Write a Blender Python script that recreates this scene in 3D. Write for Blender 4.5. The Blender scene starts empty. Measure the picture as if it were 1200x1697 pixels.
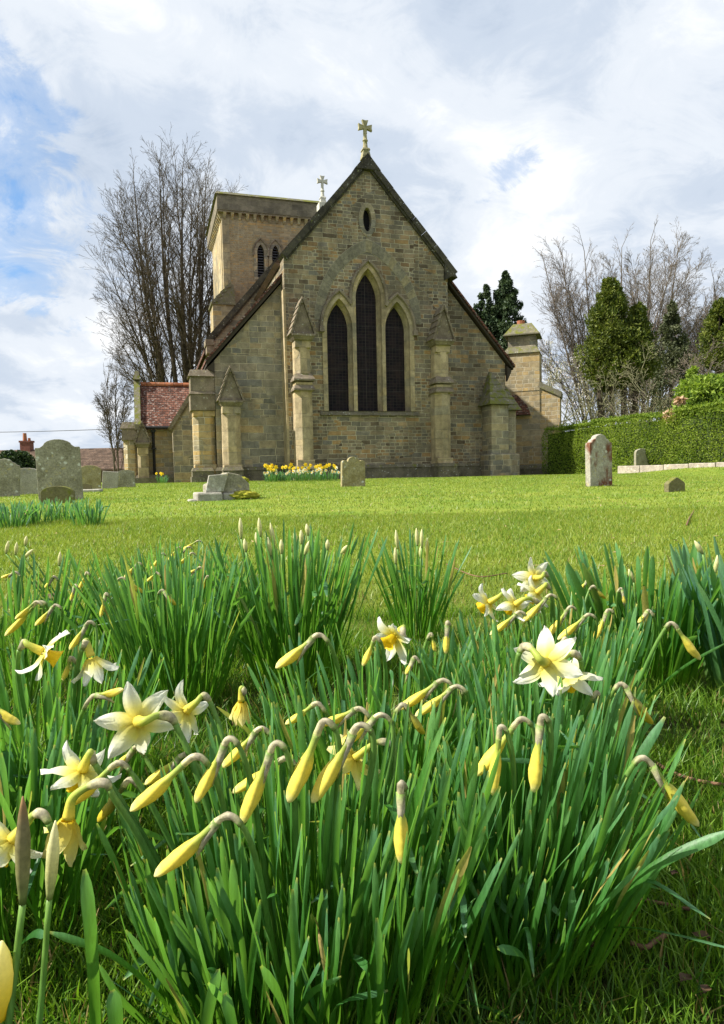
import bpy, bmesh, math, random
import numpy as np
from mathutils import Vector, Matrix, noise
from mathutils.geometry import tessellate_polygon
random.seed(7); RS = np.random.RandomState(11)
SC = bpy.context.scene; COL = SC.collection
RAD = math.radians; PI = math.pi
# ------------------------------------------------------------ camera
CAMH = 0.5; FPX = 1131.3
cam = bpy.data.cameras.new("camera"); camo = bpy.data.objects.new("camera", cam); COL.objects.link(camo)
cam.sensor_fit = 'VERTICAL'; cam.sensor_height = 36; cam.lens = 24; cam.clip_start = 0.02; cam.clip_end = 3000
CM = Matrix.Rotation(PI/2 - RAD(3.37), 4, 'X') @ Matrix.Rotation(RAD(-1.2), 4, 'Z')
camo.matrix_world = Matrix.Translation((0, 0, CAMH)) @ CM
SC.camera = camo
def at(px, py, d):
    """world point seen at photo pixel (1200x1697) at distance d along Y"""
    v = CM.to_3x3() @ Vector(((px-600)/FPX, (848.5-py)/FPX, -1))
    return Vector((0, 0, CAMH)) + v*(d/v.y)
# ------------------------------------------------------------ light
SUN_AZ = RAD(-9); SUN_EL = RAD(46)       # from the left, just in front of the church's end wall plane
sd = Vector((-math.cos(SUN_AZ)*math.cos(SUN_EL), math.sin(SUN_AZ)*math.cos(SUN_EL), math.sin(SUN_EL)))
sun = bpy.data.lights.new("sun", 'SUN'); sun.energy = 5.0; sun.angle = RAD(0.53); sun.color = (1, .95, .86)
suno = bpy.data.objects.new("sun", sun); COL.objects.link(suno)
suno.rotation_euler = sd.to_track_quat('Z', 'Y').to_euler()
SC.view_settings.view_transform = 'Standard'; SC.view_settings.look = 'None'
SC.view_settings.exposure = 0.95; SC.view_settings.gamma = 1

class G:
    """tiny node-graph helper"""
    def __init__(s, nt): s.nt = nt; nt.nodes.clear()
    def n(s, t, ins=None, **kw):
        nd = s.nt.nodes.new('ShaderNode'+t)
        for k, v in kw.items(): setattr(nd, k, v)
        for k, v in (ins or {}).items():
            so = nd.inputs[k]
            if isinstance(v, bpy.types.NodeSocket): s.nt.links.new(v, so)
            elif isinstance(v, bpy.types.Node): s.nt.links.new(v.outputs[0], so)
            else:
                if so.type == 'RGBA' and len(v) == 3: v = (*v, 1)
                so.default_value = v
        return nd
    def math(s, op, a, b=0.0, c=None, clamp=False):
        d = {0: a, 1: b}
        if c is not None: d[2] = c
        return s.n('Math', d, operation=op, use_clamp=clamp).outputs[0]
    def vmath(s, op, a, b=(0, 0, 0)):
        nd = s.n('VectorMath', {0: a, 1: b}, operation=op)
        return nd.outputs['Value'] if op in ('DOT_PRODUCT', 'DISTANCE', 'LENGTH') else nd.outputs[0]
    def mix(s, f, a, b, bt='MIX'):
        nd = s.n('Mix', data_type='RGBA', blend_type=bt)
        for i, v in ((0, f), (6, a), (7, b)):
            so = nd.inputs[i]
            if isinstance(v, bpy.types.NodeSocket): s.nt.links.new(v, so)
            elif isinstance(v, bpy.types.Node): s.nt.links.new(v.outputs[0], so)
            else: so.default_value = (*v, 1) if isinstance(v, tuple) and len(v) == 3 else v
        return nd.outputs[2]
    def ramp(s, f, stops, interp='LINEAR'):
        nd = s.n('ValToRGB', {0: f}); cr = nd.color_ramp; cr.interpolation = interp
        while len(cr.elements) < len(stops): cr.elements.new(0.5)
        for e, (p, c) in zip(cr.elements, stops):
            e.position = p; e.color = (*c, 1) if isinstance(c, tuple) else (c, c, c, 1)
        return nd.outputs[0]
    def noise(s, vec, scale, detail=4, rough=.55, dist=0.0, out=0):
        d = {'Scale': scale, 'Detail': detail, 'Roughness': rough, 'Distortion': dist}
        if vec is not None: d['Vector'] = vec
        return s.n('TexNoise', d).outputs[out]

# world: Nishita sky behind procedural cloud
W = bpy.data.worlds.new("World"); SC.world = W; W.use_nodes = True
g = G(W.node_tree)
sky = g.n('TexSky', sky_type='NISHITA', sun_disc=False, sun_elevation=SUN_EL, sun_rotation=RAD(-99), air_density=1.0, dust_density=.6, ozone_density=1.5)
D = g.vmath('NORMALIZE', g.n('TexCoord').outputs['Generated'])
sx = g.n('SeparateXYZ', {0: D})
den = g.math('ADD', g.math('MAXIMUM', sx.outputs[2], 0.0), .32)
P = g.n('CombineXYZ', {0: g.math('DIVIDE', sx.outputs[0], den), 1: g.math('DIVIDE', sx.outputs[1], den), 2: 0.0}).outputs[0]
n1 = g.noise(P, 3.0, 8, .58, .3); n2 = g.noise(g.vmath('ADD', P, (7.3, 2.1, 4)), 2.3, 6, .52, .3)
n3 = g.noise(g.vmath('ADD', P, (1.3, 9.1, 2)), 6.5, 9, .68, .8)
def hole(px, py, r):
    v = (at(px, py, 10)-Vector((0, 0, CAMH))).normalized()
    wob = g.vmath('ADD', D, g.vmath('SCALE', (0, 0, 0)) if 0 else (0, 0, 0))
    dist = g.vmath('DISTANCE', wob, tuple(v))
    return g.math('MULTIPLY', g.math('SUBTRACT', 1.0, g.math('DIVIDE', dist, r), clamp=True), 1.0)
h = None
for px, py, r, k in ((20, 215, .10, .25), (100, 265, .11, .24), (-60, 350, .18, .24), (30, 430, .12, .24), (150, 180, .08, .12), (835, 295, .08, .26), (0, 70, .07, .22), (-500, 100, .3, .15)):
    t = g.math('MULTIPLY', hole(px, py, r), k); h = t if h is None else g.math('ADD', h, t)
dens = g.math('SUBTRACT', g.math('ADD', g.math('MULTIPLY', n1, 1.15), g.math('ADD', g.math('MULTIPLY', n3, .65), -.35)), h)
cov = g.ramp(dens, [(.06, .05), (.22, .5), (.36, 1.0)], 'EASE')
shade = g.math('ADD', g.math('MULTIPLY', n2, .75), g.math('MULTIPLY', n3, .25))
cc = g.ramp(shade, [(.34, (2.7, 3.2, 3.95)), (.43, (3.4, 3.85, 4.5)), (.52, (4.4, 4.7, 5.1)), (.62, (5.5, 5.6, 5.7))], 'EASE')
blue = g.mix(.5, g.mix(1.0, sky.outputs[0], (1.0, 1.05, 1.1), 'MULTIPLY'), (.7, 2.0, 4.1))
wc = g.mix(cov, blue, cc)
bg = g.n('Background', {'Color': wc, 'Strength': .1})
g.n('OutputWorld', {0: bg.outputs[0]})

# ------------------------------------------------------------ helpers
def setp(o, label=None, cat=None, group=None, kind=None):
    if label: o['label'] = label
    if cat: o['category'] = cat
    if group: o['group'] = group
    if kind: o['kind'] = kind
    return o
def empty(name, loc, rz=0, **k):
    o = bpy.data.objects.new(name, None); COL.objects.link(o); o.location = loc; o.rotation_euler = (0, 0, rz)
    o.empty_display_size = .1
    return setp(o, **k)
class MB:
    def __init__(s): s.v = []; s.f = []; s.m = []; s.t = []; s.mi = 0; s.tt = 0.0
    def add(s, vs, fs, ts=None):
        b = len(s.v); s.v += [tuple(p) for p in vs]; s.f += [tuple(i+b for i in f) for f in fs]
        s.m += [s.mi]*len(fs); s.t += list(ts) if ts is not None else [s.tt]*len(vs)
    def box(s, x0, x1, y0, y1, z0, z1):
        s.frus((x0, x1, y0, y1), (x0, x1, y0, y1), z0, z1)
    def shaft(s, x0, x1, y0, y1, z0, z1, c):
        P = [(x0+c, y0), (x1-c, y0), (x1, y0+c), (x1, y1), (x0, y1), (x0, y0+c)]; n = 6
        s.add([(x, y, z0) for x, y in P]+[(x, y, z1) for x, y in P], [tuple(range(n)), tuple(range(2*n-1, n-1, -1))]+[(i, (i+1) % n, (i+1) % n+n, i+n) for i in range(n)])
    def frus(s, a, b, z0, z1):
        v = [(a[0], a[2], z0), (a[1], a[2], z0), (a[1], a[3], z0), (a[0], a[3], z0), (b[0], b[2], z1), (b[1], b[2], z1), (b[1], b[3], z1), (b[0], b[3], z1)]
        s.add(v, [(3, 2, 1, 0), (4, 5, 6, 7), (0, 1, 5, 4), (1, 2, 6, 5), (2, 3, 7, 6), (3, 0, 4, 7)])
    def prism(s, out, y0, y1, holes=(), ax='y'):
        loops = [list(out)]+[list(h) for h in holes]
        tri = tessellate_polygon([[Vector((p[0], p[1], 0)) for p in l] for l in loops])
        flat = [p for l in loops for p in l]; n = len(flat)
        mk = (lambda p, y: (p[0], y, p[1])) if ax == 'y' else (lambda p, y: (y, p[0], p[1]))
        vs = [mk(p, y0) for p in flat]+[mk(p, y1) for p in flat]
        fs = [tuple(t) for t in tri]+[tuple(i+n for i in reversed(t)) for t in tri]; b = 0
        for l in loops:
            k = len(l)
            for i in range(k): j = (i+1) % k; fs.append((b+i, b+j, b+j+n, b+i+n))
            b += k
        s.add(vs, fs)
    def loft(s, A, B, closed=True):
        n = len(A); r = range(n if closed else n-1)
        s.add(list(A)+list(B), [(i, (i+1) % n, (i+1) % n+n, i+n) for i in r])
    def tube(s, pts, rad, sides=6, cap=True, ts=None):
        pts = [Vector(p) for p in pts]; n = len(pts)
        if not hasattr(rad, '__len__'): rad = [rad]*n
        d0 = (pts[1]-pts[0]).normalized(); u = d0.orthogonal().normalized()
        vs = []; tv = []
        for i, p in enumerate(pts):
            d = (pts[min(i+1, n-1)]-pts[max(i-1, 0)])
            if d.length < 1e-9: d = d0
            d.normalize(); u = (u-d*u.dot(d)).normalized(); w = d.cross(u)
            for k in range(sides):
                a = 2*PI*k/sides; vs.append(p+(u*math.cos(a)+w*math.sin(a))*rad[i]); tv.append(ts[i] if ts else i/(n-1))
        fs = [(i*sides+k, i*sides+(k+1) % sides, (i+1)*sides+(k+1) % sides, (i+1)*sides+k) for i in range(n-1) for k in range(sides)]
        if cap: fs += [tuple(reversed(range(sides))), tuple((n-1)*sides+k for k in range(sides))]
        s.add(vs, fs, tv)
    def obj(s, name, mats, parent=None, smooth=False, loc=None, rz=None, bev=0, fixn=True, **k):
        me = bpy.data.meshes.new(name); me.from_pydata(s.v, [], s.f)
        for m in (mats if isinstance(mats, (list, tuple)) else [mats]): me.materials.append(m)
        me.polygons.foreach_set('material_index', s.m)
        a = me.attributes.new('tt', 'FLOAT', 'POINT'); a.data.foreach_set('value', s.t)
        if fixn:
            bm = bmesh.new(); bm.from_mesh(me); bmesh.ops.recalc_face_normals(bm, faces=bm.faces); bm.to_mesh(me); bm.free()
        if smooth: me.polygons.foreach_set('use_smooth', [True]*len(me.polygons))
        me.update()
        o = bpy.data.objects.new(name, me); COL.objects.link(o)
        if parent: o.parent = parent
        if loc is not None: o.location = loc
        if rz is not None: o.rotation_euler = (0, 0, rz)
        if bev:
            b = o.modifiers.new('bevel', 'BEVEL'); b.width = bev; b.segments = 2; b.limit_method = 'ANGLE'
        return setp(o, **k)
def np_mesh(name, V, F, mat, tt=None, smooth=False, tt2=None, mats=None, mi=None, **k):
    """V (n,3) F list of (m,k) arrays"""
    me = bpy.data.meshes.new(name); me.vertices.add(len(V)); me.vertices.foreach_set('co', V.astype(np.float32).ravel())
    ls = []; lt = []; c = 0
    for f in F:
        m, kk = f.shape; ls.append(np.arange(m)*kk+c); lt.append(np.full(m, kk)); c += m*kk
    me.loops.add(c); me.loops.foreach_set('vertex_index', np.concatenate([f.ravel() for f in F]).astype(np.int32))
    ls = np.concatenate(ls); me.polygons.add(len(ls)); me.polygons.foreach_set('loop_start', ls.astype(np.int32))
    me.polygons.foreach_set('loop_total', np.concatenate(lt).astype(np.int32))
    for m in (mats or [mat]): me.materials.append(m)
    if mi is not None: me.polygons.foreach_set('material_index', mi.astype(np.int32))
    if tt is not None: a = me.attributes.new('tt', 'FLOAT', 'POINT'); a.data.foreach_set('value', tt.astype(np.float32))
    if tt2 is not None: a = me.attributes.new('rr', 'FLOAT', 'POINT'); a.data.foreach_set('value', tt2.astype(np.float32))
    if smooth: me.polygons.foreach_set('use_smooth', np.ones(len(ls), dtype=bool))
    me.update(calc_edges=True)
    o = bpy.data.objects.new(name, me); COL.objects.link(o); return setp(o, **k)
def spline(pts, n):
    pts = [Vector(p) for p in pts]; P = [pts[0]*2-pts[1]]+pts+[pts[-1]*2-pts[-2]]; out = []
    for i in range(1, len(P)-2):
        a, b, c, d = P[i-1:i+3]
        for k in range(n):
            t = k/n; out.append(.5*((2*b)+(c-a)*t+(2*a-5*b+4*c-d)*t*t+(3*b-a-3*c+d)*t**3))
    out.append(pts[-1]); return out
def sstep(a, b, x):
    t = min(1, max(0, (x-a)/(b-a))); return t*t*(3-2*t)
def gz(x, y):
    z = .0135*min(y, 20) - .009*max(0, min(y, 45)-20)
    z += .2*sstep(8, 10.2, x)*sstep(14, 20, y)
    z += .012*math.sin(x*1.3+.5)*math.sin(y*.9)*sstep(2, 6, y)
    return z

# ------------------------------------------------------------ materials
def newmat(name):
    m = bpy.data.materials.new(name); m.use_nodes = True; return m, G(m.node_tree)
def finish(g, col, rough=.85, bump=None, bstr=.4, bdist=.02, spec=.3, trans=None):
    ins = {'Base Color': col, 'Roughness': rough, 'Specular IOR Level': spec}
    if bump is not None: ins['Normal'] = g.n('Bump', {'Height': bump, 'Strength': bstr, 'Distance': bdist}).outputs[0]
    p = g.n('BsdfPrincipled', ins); out = p.outputs[0]
    if trans:
        t = g.n('BsdfTranslucent', {'Color': trans[1]}); out = g.n('MixShader', {0: trans[0], 1: out, 2: t.outputs[0]}).outputs[0]
    g.n('OutputMaterial', {0: out})
def stone_mat(name, stops, bw=.42, rh=.19, mortar=(.54, .48, .34), lich=.35, stain=.5, green=.25, ms=.0145, contrast=1.0):
    m, g = newmat(name); oc = g.n('TexCoord').outputs['Object']; s = g.n('SeparateXYZ', {0: oc})
    wob = g.noise(oc, 1.4, 2, .5, out=1); u = g.math('ADD', s.outputs[0], s.outputs[1])
    base = g.n('CombineXYZ', {0: u, 1: s.outputs[2], 2: 0.0}).outputs[0]
    w2 = g.n('VectorMath', {0: wob, 1: (.5, .5, .5)}, operation='SUBTRACT').outputs[0]
    wsc = g.n('VectorMath', {0: w2, 'Scale': .07}, operation='SCALE').outputs[0]
    w3 = g.n('VectorMath', {0: g.n('VectorMath', {0: g.noise(oc, 9, 2, .5, out=1), 1: (.5, .5, .5)}, operation='SUBTRACT').outputs[0], 'Scale': .034}, operation='SCALE').outputs[0]
    vec = g.vmath('ADD', g.vmath('ADD', base, wsc), w3)
    def brick(v, k, off, sq, fr):
        b = g.n('TexBrick', {'Vector': v, 'Color1': (0, 0, 0), 'Color2': (1, 1, 1), 'Mortar': (.5, .5, .5), 'Scale': 1.0, 'Mortar Size': ms, 'Mortar Smooth': .35, 'Bias': 0.0, 'Brick Width': bw*k, 'Row Height': rh*k},
                offset=off, squash=sq, squash_frequency=fr); return b
    b1 = brick(vec, 1.0, .43, 1.5, 3); b2 = brick(g.vmath('ADD', vec, (3.17, 1.05, 0)), .72, .38, .7, 2)
    zone = g.ramp(g.noise(g.vmath('MULTIPLY', oc, (.5, .5, 1.0)), .8, 1, .3), [(.49, 0.0), (.51, 1.0)], 'CONSTANT')
    bc = g.mix(zone, b1.outputs[0], b2.outputs[0]); bf = g.mix(zone, b1.outputs[1], b2.outputs[1])
    col = g.ramp(bc, stops); g_mo = g.ramp(g.noise(oc, 2.6, 3), [(.35, .35), (.6, .95)])
    n_big = g.noise(oc, .55, 4, .6); n_mid = g.noise(oc, 4.5, 5, .65); n_fine = g.noise(oc, 38, 4, .7)
    col = g.mix(1.0, col, g.ramp(n_mid, [(.3, (.7, .68, .66)), (.7, (1.28, 1.25, 1.2))]), 'MULTIPLY')
    col = g.mix(1.0, col, g.ramp(n_fine, [(.3, .8), (.7, 1.2)]), 'MULTIPLY')
    col = g.mix(g.math('MULTIPLY', bf, g_mo), col, mortar)
    st = g.ramp(g.noise(g.vmath('MULTIPLY', oc, (1, 1, .35)), 1.1, 6, .65), [(.44, 0.0), (.62, 1.0)])
    col = g.mix(g.math('MULTIPLY', st, stain), col, g.mix(.62, col, (.035, .031, .025)))
    gr = g.ramp(g.noise(oc, 1.7, 6, .7), [(.5, 0.0), (.66, 1.0)])
    col = g.mix(g.math('MULTIPLY', gr, green), col, (.15, .132, .085))
    li = g.ramp(g.noise(oc, 7.0, 6, .75), [(.62, 0.0), (.68, 1.0)])
    col = g.mix(g.math('MULTIPLY', li, lich), col, (.52, .52, .46))
    h = g.math('ADD', g.math('MULTIPLY', g.math('SUBTRACT', 1.0, bf), 1.0), g.math('MULTIPLY', n_mid, .6))
    h = g.math('ADD', h, g.math('MULTIPLY', n_fine, .25))
    finish(g, col, .92, h, .9, .03, .15); return m
RUB = [(0, (.10, .075, .052)), (.2, (.25, .205, .14)), (.4, (.16, .15, .125)), (.55, (.33, .26, .16)), (.7, (.21, .20, .175)), (.88, (.38, .25, .12)), (1, (.16, .11, .07))]
ASH = [(0, (.17, .165, .14)), (.25, (.32, .275, .195)), (.45, (.21, .205, .185)), (.65, (.39, .32, .20)), (.8, (.27, .26, .22)), (1, (.44, .32, .17))]
WARM = [(0, (.30, .23, .13)), (.3, (.40, .33, .2)), (.5, (.26, .23, .16)), (.7, (.45, .32, .14)), (1, (.34, .29, .2))]
M_rub = stone_mat('rubble_sandstone', RUB, .36, .165, lich=.45, stain=.8)
M_ash = stone_mat('ashlar_sandstone', ASH, .62, .27, mortar=(.6, .52, .36), lich=.2, stain=.65, green=.2)
M_warm = stone_mat('warm_sandstone', WARM, .5, .24, mortar=(.56, .49, .35), lich=.1, stain=.3, green=.12)
M_tow = stone_mat('tower_sandstone', [(0, (.30, .22, .12)), (.3, (.36, .28, .17)), (.6, (.28, .235, .16)), (.8, (.44, .29, .13)), (1, (.34, .29, .2))], .3, .14, mortar=(.42, .36, .25), lich=.1, stain=.35, green=.1)
M_dress = stone_mat('dressed_stone', [(0, (.37, .30, .185)), (.4, (.46, .375, .24)), (.7, (.31, .275, .20)), (1, (.50, .39, .22))], .9, .55, mortar=(.4, .35, .25), lich=.2, stain=.65, green=.15, ms=.006)
M_vou = stone_mat('voussoir_stone', [(0, (.2, .19, .15)), (.5, (.27, .25, .185)), (1, (.24, .225, .17))], 30, 30, lich=.2, stain=.4, green=.2, ms=0)
def plain_stone(name, c1, c2, moss=0.0, mosscol=(.095, .10, .022), lich=.5, lcol=(.55, .56, .5), sc=3.0, rust=0.0, dark=.0):
    m, g = newmat(name); oc = g.n('TexCoord').outputs['Object']
    col = g.mix(g.ramp(g.noise(oc, sc, 6, .65), [(.35, 0.0), (.65, 1.0)]), c1, c2)
    nf = g.noise(oc, 40, 4, .7); col = g.mix(1.0, col, g.ramp(nf, [(.3, .7), (.7, 1.3)]), 'MULTIPLY')
    if rust: col = g.mix(g.math('MULTIPLY', g.ramp(g.noise(g.vmath('MULTIPLY', oc, (1, 1, .5)), 3.4, 5, .6), [(.48, 0.0), (.58, 1.0)]), rust), col, (.15, .06, .035))
    v = g.n('TexVoronoi', {'Vector': g.vmath('ADD', oc, g.n('VectorMath', {0: g.noise(oc, 12, 3, out=1), 'Scale': .08}, operation='SCALE').outputs[0]), 'Scale': 9.0}).outputs[0]
    sp = g.math('MULTIPLY', g.ramp(v, [(.18, 1.0), (.26, 0.0)]), g.ramp(g.noise(oc, 4.7, 3), [(.48, 0.0), (.56, 1.0)]))
    col = g.mix(g.math('MULTIPLY', sp, lich), col, lcol)
    sp2 = g.ramp(g.noise(oc, 11, 5, .7), [(.6, 0.0), (.65, 1.0)]); col = g.mix(g.math('MULTIPLY', sp2, lich*.8), col, (.42, .36, .14))
    if moss: 
        nz = g.n('SeparateXYZ', {0: g.n('NewGeometry').outputs['Normal']}).outputs[2]
        mm = g.ramp(g.math('ADD', g.noise(oc, 5, 5, .7), g.math('MULTIPLY', nz, .10)), [(.66-.25*moss, 0.0), (.76-.25*moss, 1.0)])
        col = g.mix(mm, col, g.mix(g.noise(oc, 30, 3), mosscol, tuple(c*1.9 for c in mosscol)))
    h = g.math('ADD', g.noise(oc, 14, 6, .7), g.math('MULTIPLY', nf, .3))
    finish(g, col, .95, h, .7, .02, .12); return m
M_cop = plain_stone('weathered_coping', (.035, .032, .027), (.09, .082, .062), moss=.12, lich=.35)
M_copm = plain_stone('mossy_coping', (.12, .115, .085), (.2, .18, .12), moss=.55, lich=.45)
M_cap = plain_stone('buttress_cap_stone', (.13, .105, .075), (.25, .205, .15), moss=.12, lich=.45)
M_cross = plain_stone('cross_stone', (.24, .22, .13), (.38, .34, .2), moss=.35, lich=.4)
M_crossw = plain_stone('pale_cross_stone', (.42, .41, .36), (.55, .53, .45), lich=.5)
M_plinth = plain_stone('damp_plinth_stone', (.09, .08, .055), (.18, .16, .11), moss=.25, lich=.5)
M_gr = plain_stone('lichened_headstone', (.19, .175, .12), (.32, .30, .23), lich=.9, sc=5)
M_gr_gold = plain_stone('golden_lichen_headstone', (.22, .18, .08), (.33, .29, .17), moss=.2, mosscol=(.2, .16, .03), lich=1.0, sc=6)
M_gr_rust = plain_stone('rust_stained_headstone', (.27, .25, .2), (.38, .36, .3), lich=.8, sc=6, rust=1.0)
M_gr_moss = plain_stone('mossy_headstone', (.13, .12, .06), (.2, .18, .09), moss=.6, lich=.3)
M_gr_pale = plain_stone('pale_headstone', (.25, .235, .195), (.40, .38, .32), lich=.6)
M_kerb = plain_stone('kerb_stone', (.27, .23, .19), (.45, .40, .33), moss=.2, lich=.7, sc=6)
M_moss = plain_stone('moss_cushion', (.2, .22, .02), (.36, .33, .04), lich=0, sc=12)
def simple(name, c, rough=.6, var=.25, sc=20, spec=.3, bump=.3, metal=0):
    m, g = newmat(name); oc = g.n('TexCoord').outputs['Object']; n = g.noise(oc, sc, 5, .6)
    col = g.mix(1.0, c, g.ramp(n, [(.3, 1-var), (.7, 1+var)]), 'MULTIPLY'); finish(g, col, rough, n, bump, .01, spec); return m
M_black = simple('black_iron', (.02, .02, .022), .5)
M_wood = simple('dark_timber', (.045, .035, .025), .8)
M_terra = simple('terracotta', (.32, .12, .06), .8)
M_soil = simple('bare_soil', (.09, .06, .035), .95, .5, 8)
M_twig = simple('dry_twig', (.16, .085, .05), .85, .4, 60)
M_dead = simple('withered_leaf', (.075, .042, .02), .8, .5, 40)
def tiles(name, a, b, c, lich=.5, sx=.17, sz=.1):
    m, g = newmat(name); oc = g.n('TexCoord').outputs['Object']; s = g.n('SeparateXYZ', {0: oc})
    vec = g.n('CombineXYZ', {0: s.outputs[0], 1: g.math('ADD', s.outputs[2], g.math('MULTIPLY', s.outputs[1], .0)), 2: 0.0}).outputs[0]
    vec = g.vmath('ADD', vec, g.n('VectorMath', {0: g.noise(oc, 3, 2, out=1), 'Scale': .03}, operation='SCALE').outputs[0])
    br = g.n('TexBrick', {'Vector': vec, 'Color1': (0, 0, 0), 'Color2': (1, 1, 1), 'Mortar': (0, 0, 0), 'Scale': 1.0, 'Mortar Size': .008, 'Mortar Smooth': .2, 'Brick Width': sx, 'Row Height': sz})
    col = g.ramp(br.outputs[0], [(0, a), (.5, b), (1, c)])
    col = g.mix(br.outputs[1], col, (.03, .02, .015))
    col = g.mix(1.0, col, g.ramp(g.noise(oc, 2, 5, .7), [(.3, .55), (.7, 1.35)]), 'MULTIPLY')
    col = g.mix(g.math('MULTIPLY', g.ramp(g.noise(g.vmath('MULTIPLY', oc, (1, 1, 2.0)), 9, 5, .7), [(.56, 0.0), (.62, 1.0)]), lich), col, (.5, .47, .42))
    rowz = g.n('Math', {0: g.math('DIVIDE', s.outputs[2], sz)}, operation='FRACT').outputs[0]
    h = g.math('ADD', g.math('SUBTRACT', 1.0, rowz), g.math('MULTIPLY', g.math('SUBTRACT', 1.0, br.outputs[1]), .4))
    finish(g, col, .9, h, .8, .03, .15); return m
M_tile = tiles('clay_roof_tiles', (.07, .03, .022), (.125, .052, .034), (.17, .08, .055))
M_tile2 = tiles('brown_roof_tiles', (.07, .045, .03), (.1, .065, .045), (.12, .08, .055), .1, .3, .16)
M_ridge = tiles('orange_ridge_tiles', (.24, .085, .04), (.34, .12, .055), (.26, .12, .06), .3, .35, .5)
# leaded glass: small quarries, dull
m, g = newmat('leaded_glass'); M_glass = m; oc = g.n('TexCoord').outputs['Object']; s = g.n('SeparateXYZ', {0: oc})
vec = g.n('CombineXYZ', {0: s.outputs[0], 1: s.outputs[2], 2: 0.0}).outputs[0]
b1 = g.n('TexBrick', {'Vector': vec, 'Color1': (.003, .003, .006), 'Color2': (.016, .010, .014), 'Mortar': (.035, .03, .027), 'Scale': 1.0, 'Mortar Size': .007, 'Brick Width': .13, 'Row Height': .11}, offset=0.0)
b2 = g.n('TexBrick', {'Vector': vec, 'Color1': (0, 0, 0), 'Color2': (0, 0, 0), 'Mortar': (1, 1, 1), 'Scale': 1.0, 'Mortar Size': .009, 'Brick Width': 60.0, 'Row Height': .78}, offset=0.0)
nn = g.noise(oc, 2.2, 5, .7, .8); col = g.mix(g.ramp(nn, [(.45, 0.0), (.7, .7)]), b1.outputs[0], (.035, .022, .02))
col = g.mix(g.math('MULTIPLY', b2.outputs[0], .35), col, (.10, .09, .085)); finish(g, col, .5, b1.outputs[1], .3, .01, .1)
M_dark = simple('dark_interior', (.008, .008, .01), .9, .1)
def attr(g, n='tt'): return g.n('Attribute', attribute_name=n).outputs['Fac']
def leafmat(name, stops, var=.35, trans=.35, tcol=(.25, .5, .05), rough=.40, spec=.26, streak=True):
    m, g = newmat(name); t = attr(g); col = g.ramp(t, stops)
    r = g.n('NewGeometry').outputs['Random Per Island']; oc = g.n('TexCoord').outputs['Object']
    col = g.mix(1.0, col, g.ramp(r, [(0, (1-var, 1-var*.8, 1-var*.3)), (.5, (1, 1, 1)), (1, (1+var*.8, 1+var*.6, 1-var*.5))]), 'MULTIPLY')
    col = g.mix(g.math('MULTIPLY', g.ramp(r, [(.955, 0.0), (.96, 1.0)]), g.ramp(t, [(.55, 0.0), (.75, 1.0)])), col, (.36, .27, .09))
    nf = g.noise(g.vmath('MULTIPLY', oc, (1, 1, .12)), 420, 3, .6)
    col = g.mix(1.0, col, g.ramp(nf, [(.3, .72), (.7, 1.28)]), 'MULTIPLY')
    tc = g.mix(.6, g.mix(1.0, col, (2.2, 2.6, 1.0), 'MULTIPLY'), tcol)
    finish(g, col, rough, nf, .25, .001, spec, trans=(trans, tc)); return m
LEAF = [(0, (.28, .40, .03)), (.14, (.11, .25, .012)), (.3, (.045, .145, .008)), (.5, (.026, .105, .009)), (.78, (.045, .145, .035)), (.97, (.10, .23, .10)), (1, (.36, .36, .1))]  # leaf green with sun glow at the base and clump shade mid-leaf painted in
LEAFB = [(0, (.12, .2, .05)), (.25, (.06, .15, .05)), (.8, (.08, .2, .12)), (1, (.14, .26, .15))]
M_leaf = leafmat('daffodil_leaf', LEAF)
M_leafb = leafmat('blue_green_daffodil_leaf', LEAFB, .3, .3)
M_stalk = leafmat('daffodil_stalk', [(0, (.1, .2, .03)), (.5, (.08, .19, .04)), (1, (.16, .28, .06))], .2, .25)
def petmat(name, stops, var=.1, trans=.45, tcol=None, sc=300, spec=.25):
    m, g = newmat(name); t = attr(g); col = g.ramp(t, stops); oc = g.n('TexCoord').outputs['Object']
    nf = g.noise(oc, sc, 4, .6); col = g.mix(1.0, col, g.ramp(nf, [(.3, 1-var), (.7, 1+var)]), 'MULTIPLY')
    finish(g, col, .5, nf, .25, .001, spec, trans=(trans, tcol or col)); return m
M_petal = petmat('cream_petal', [(0, (.76, .64, .06)), (.26, (.82, .77, .22)), (.5, (.84, .84, .54)), (.75, (.85, .86, .72)), (1, (.84, .86, .74))], .05)
M_petaly = petmat('pale_yellow_petal', [(0, (.72, .56, .04)), (.4, (.80, .68, .12)), (1, (.84, .79, .38))], .06)
M_cor = petmat('yellow_trumpet', [(0, (.62, .48, .02)), (1, (.85, .58, .015))], .1)
M_bud = petmat('yellow_bud', [(0, (.25, .36, .08)), (.25, (.44, .50, .08)), (.42, (.80, .66, .09)), (.8, (.84, .71, .12)), (1, (.86, .81, .38))], .08, .25)
M_budg = petmat('greenish_bud', [(0, (.16, .2, .05)), (.4, (.3, .28, .04)), (.8, (.55, .43, .03)), (1, (.6, .48, .05))], .1, .2)
M_budp = petmat('pale_bud', [(0, (.3, .36, .12)), (.4, (.62, .60, .26)), (1, (.76, .73, .42))], .15, .3)
M_spathe = petmat('papery_spathe', [(0, (.24, .36, .08)), (.15, (.38, .38, .19)), (.4, (.46, .41, .29)), (.75, (.56, .52, .30)), (1, (.50, .52, .14))], .5, .35, sc=160)
M_sheath = petmat('brown_sheath', [(0, (.14, .2, .05)), (.3, (.26, .25, .10)), (.75, (.22, .19, .09)), (1, (.3, .16, .07))], .25, .25, sc=160)

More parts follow.
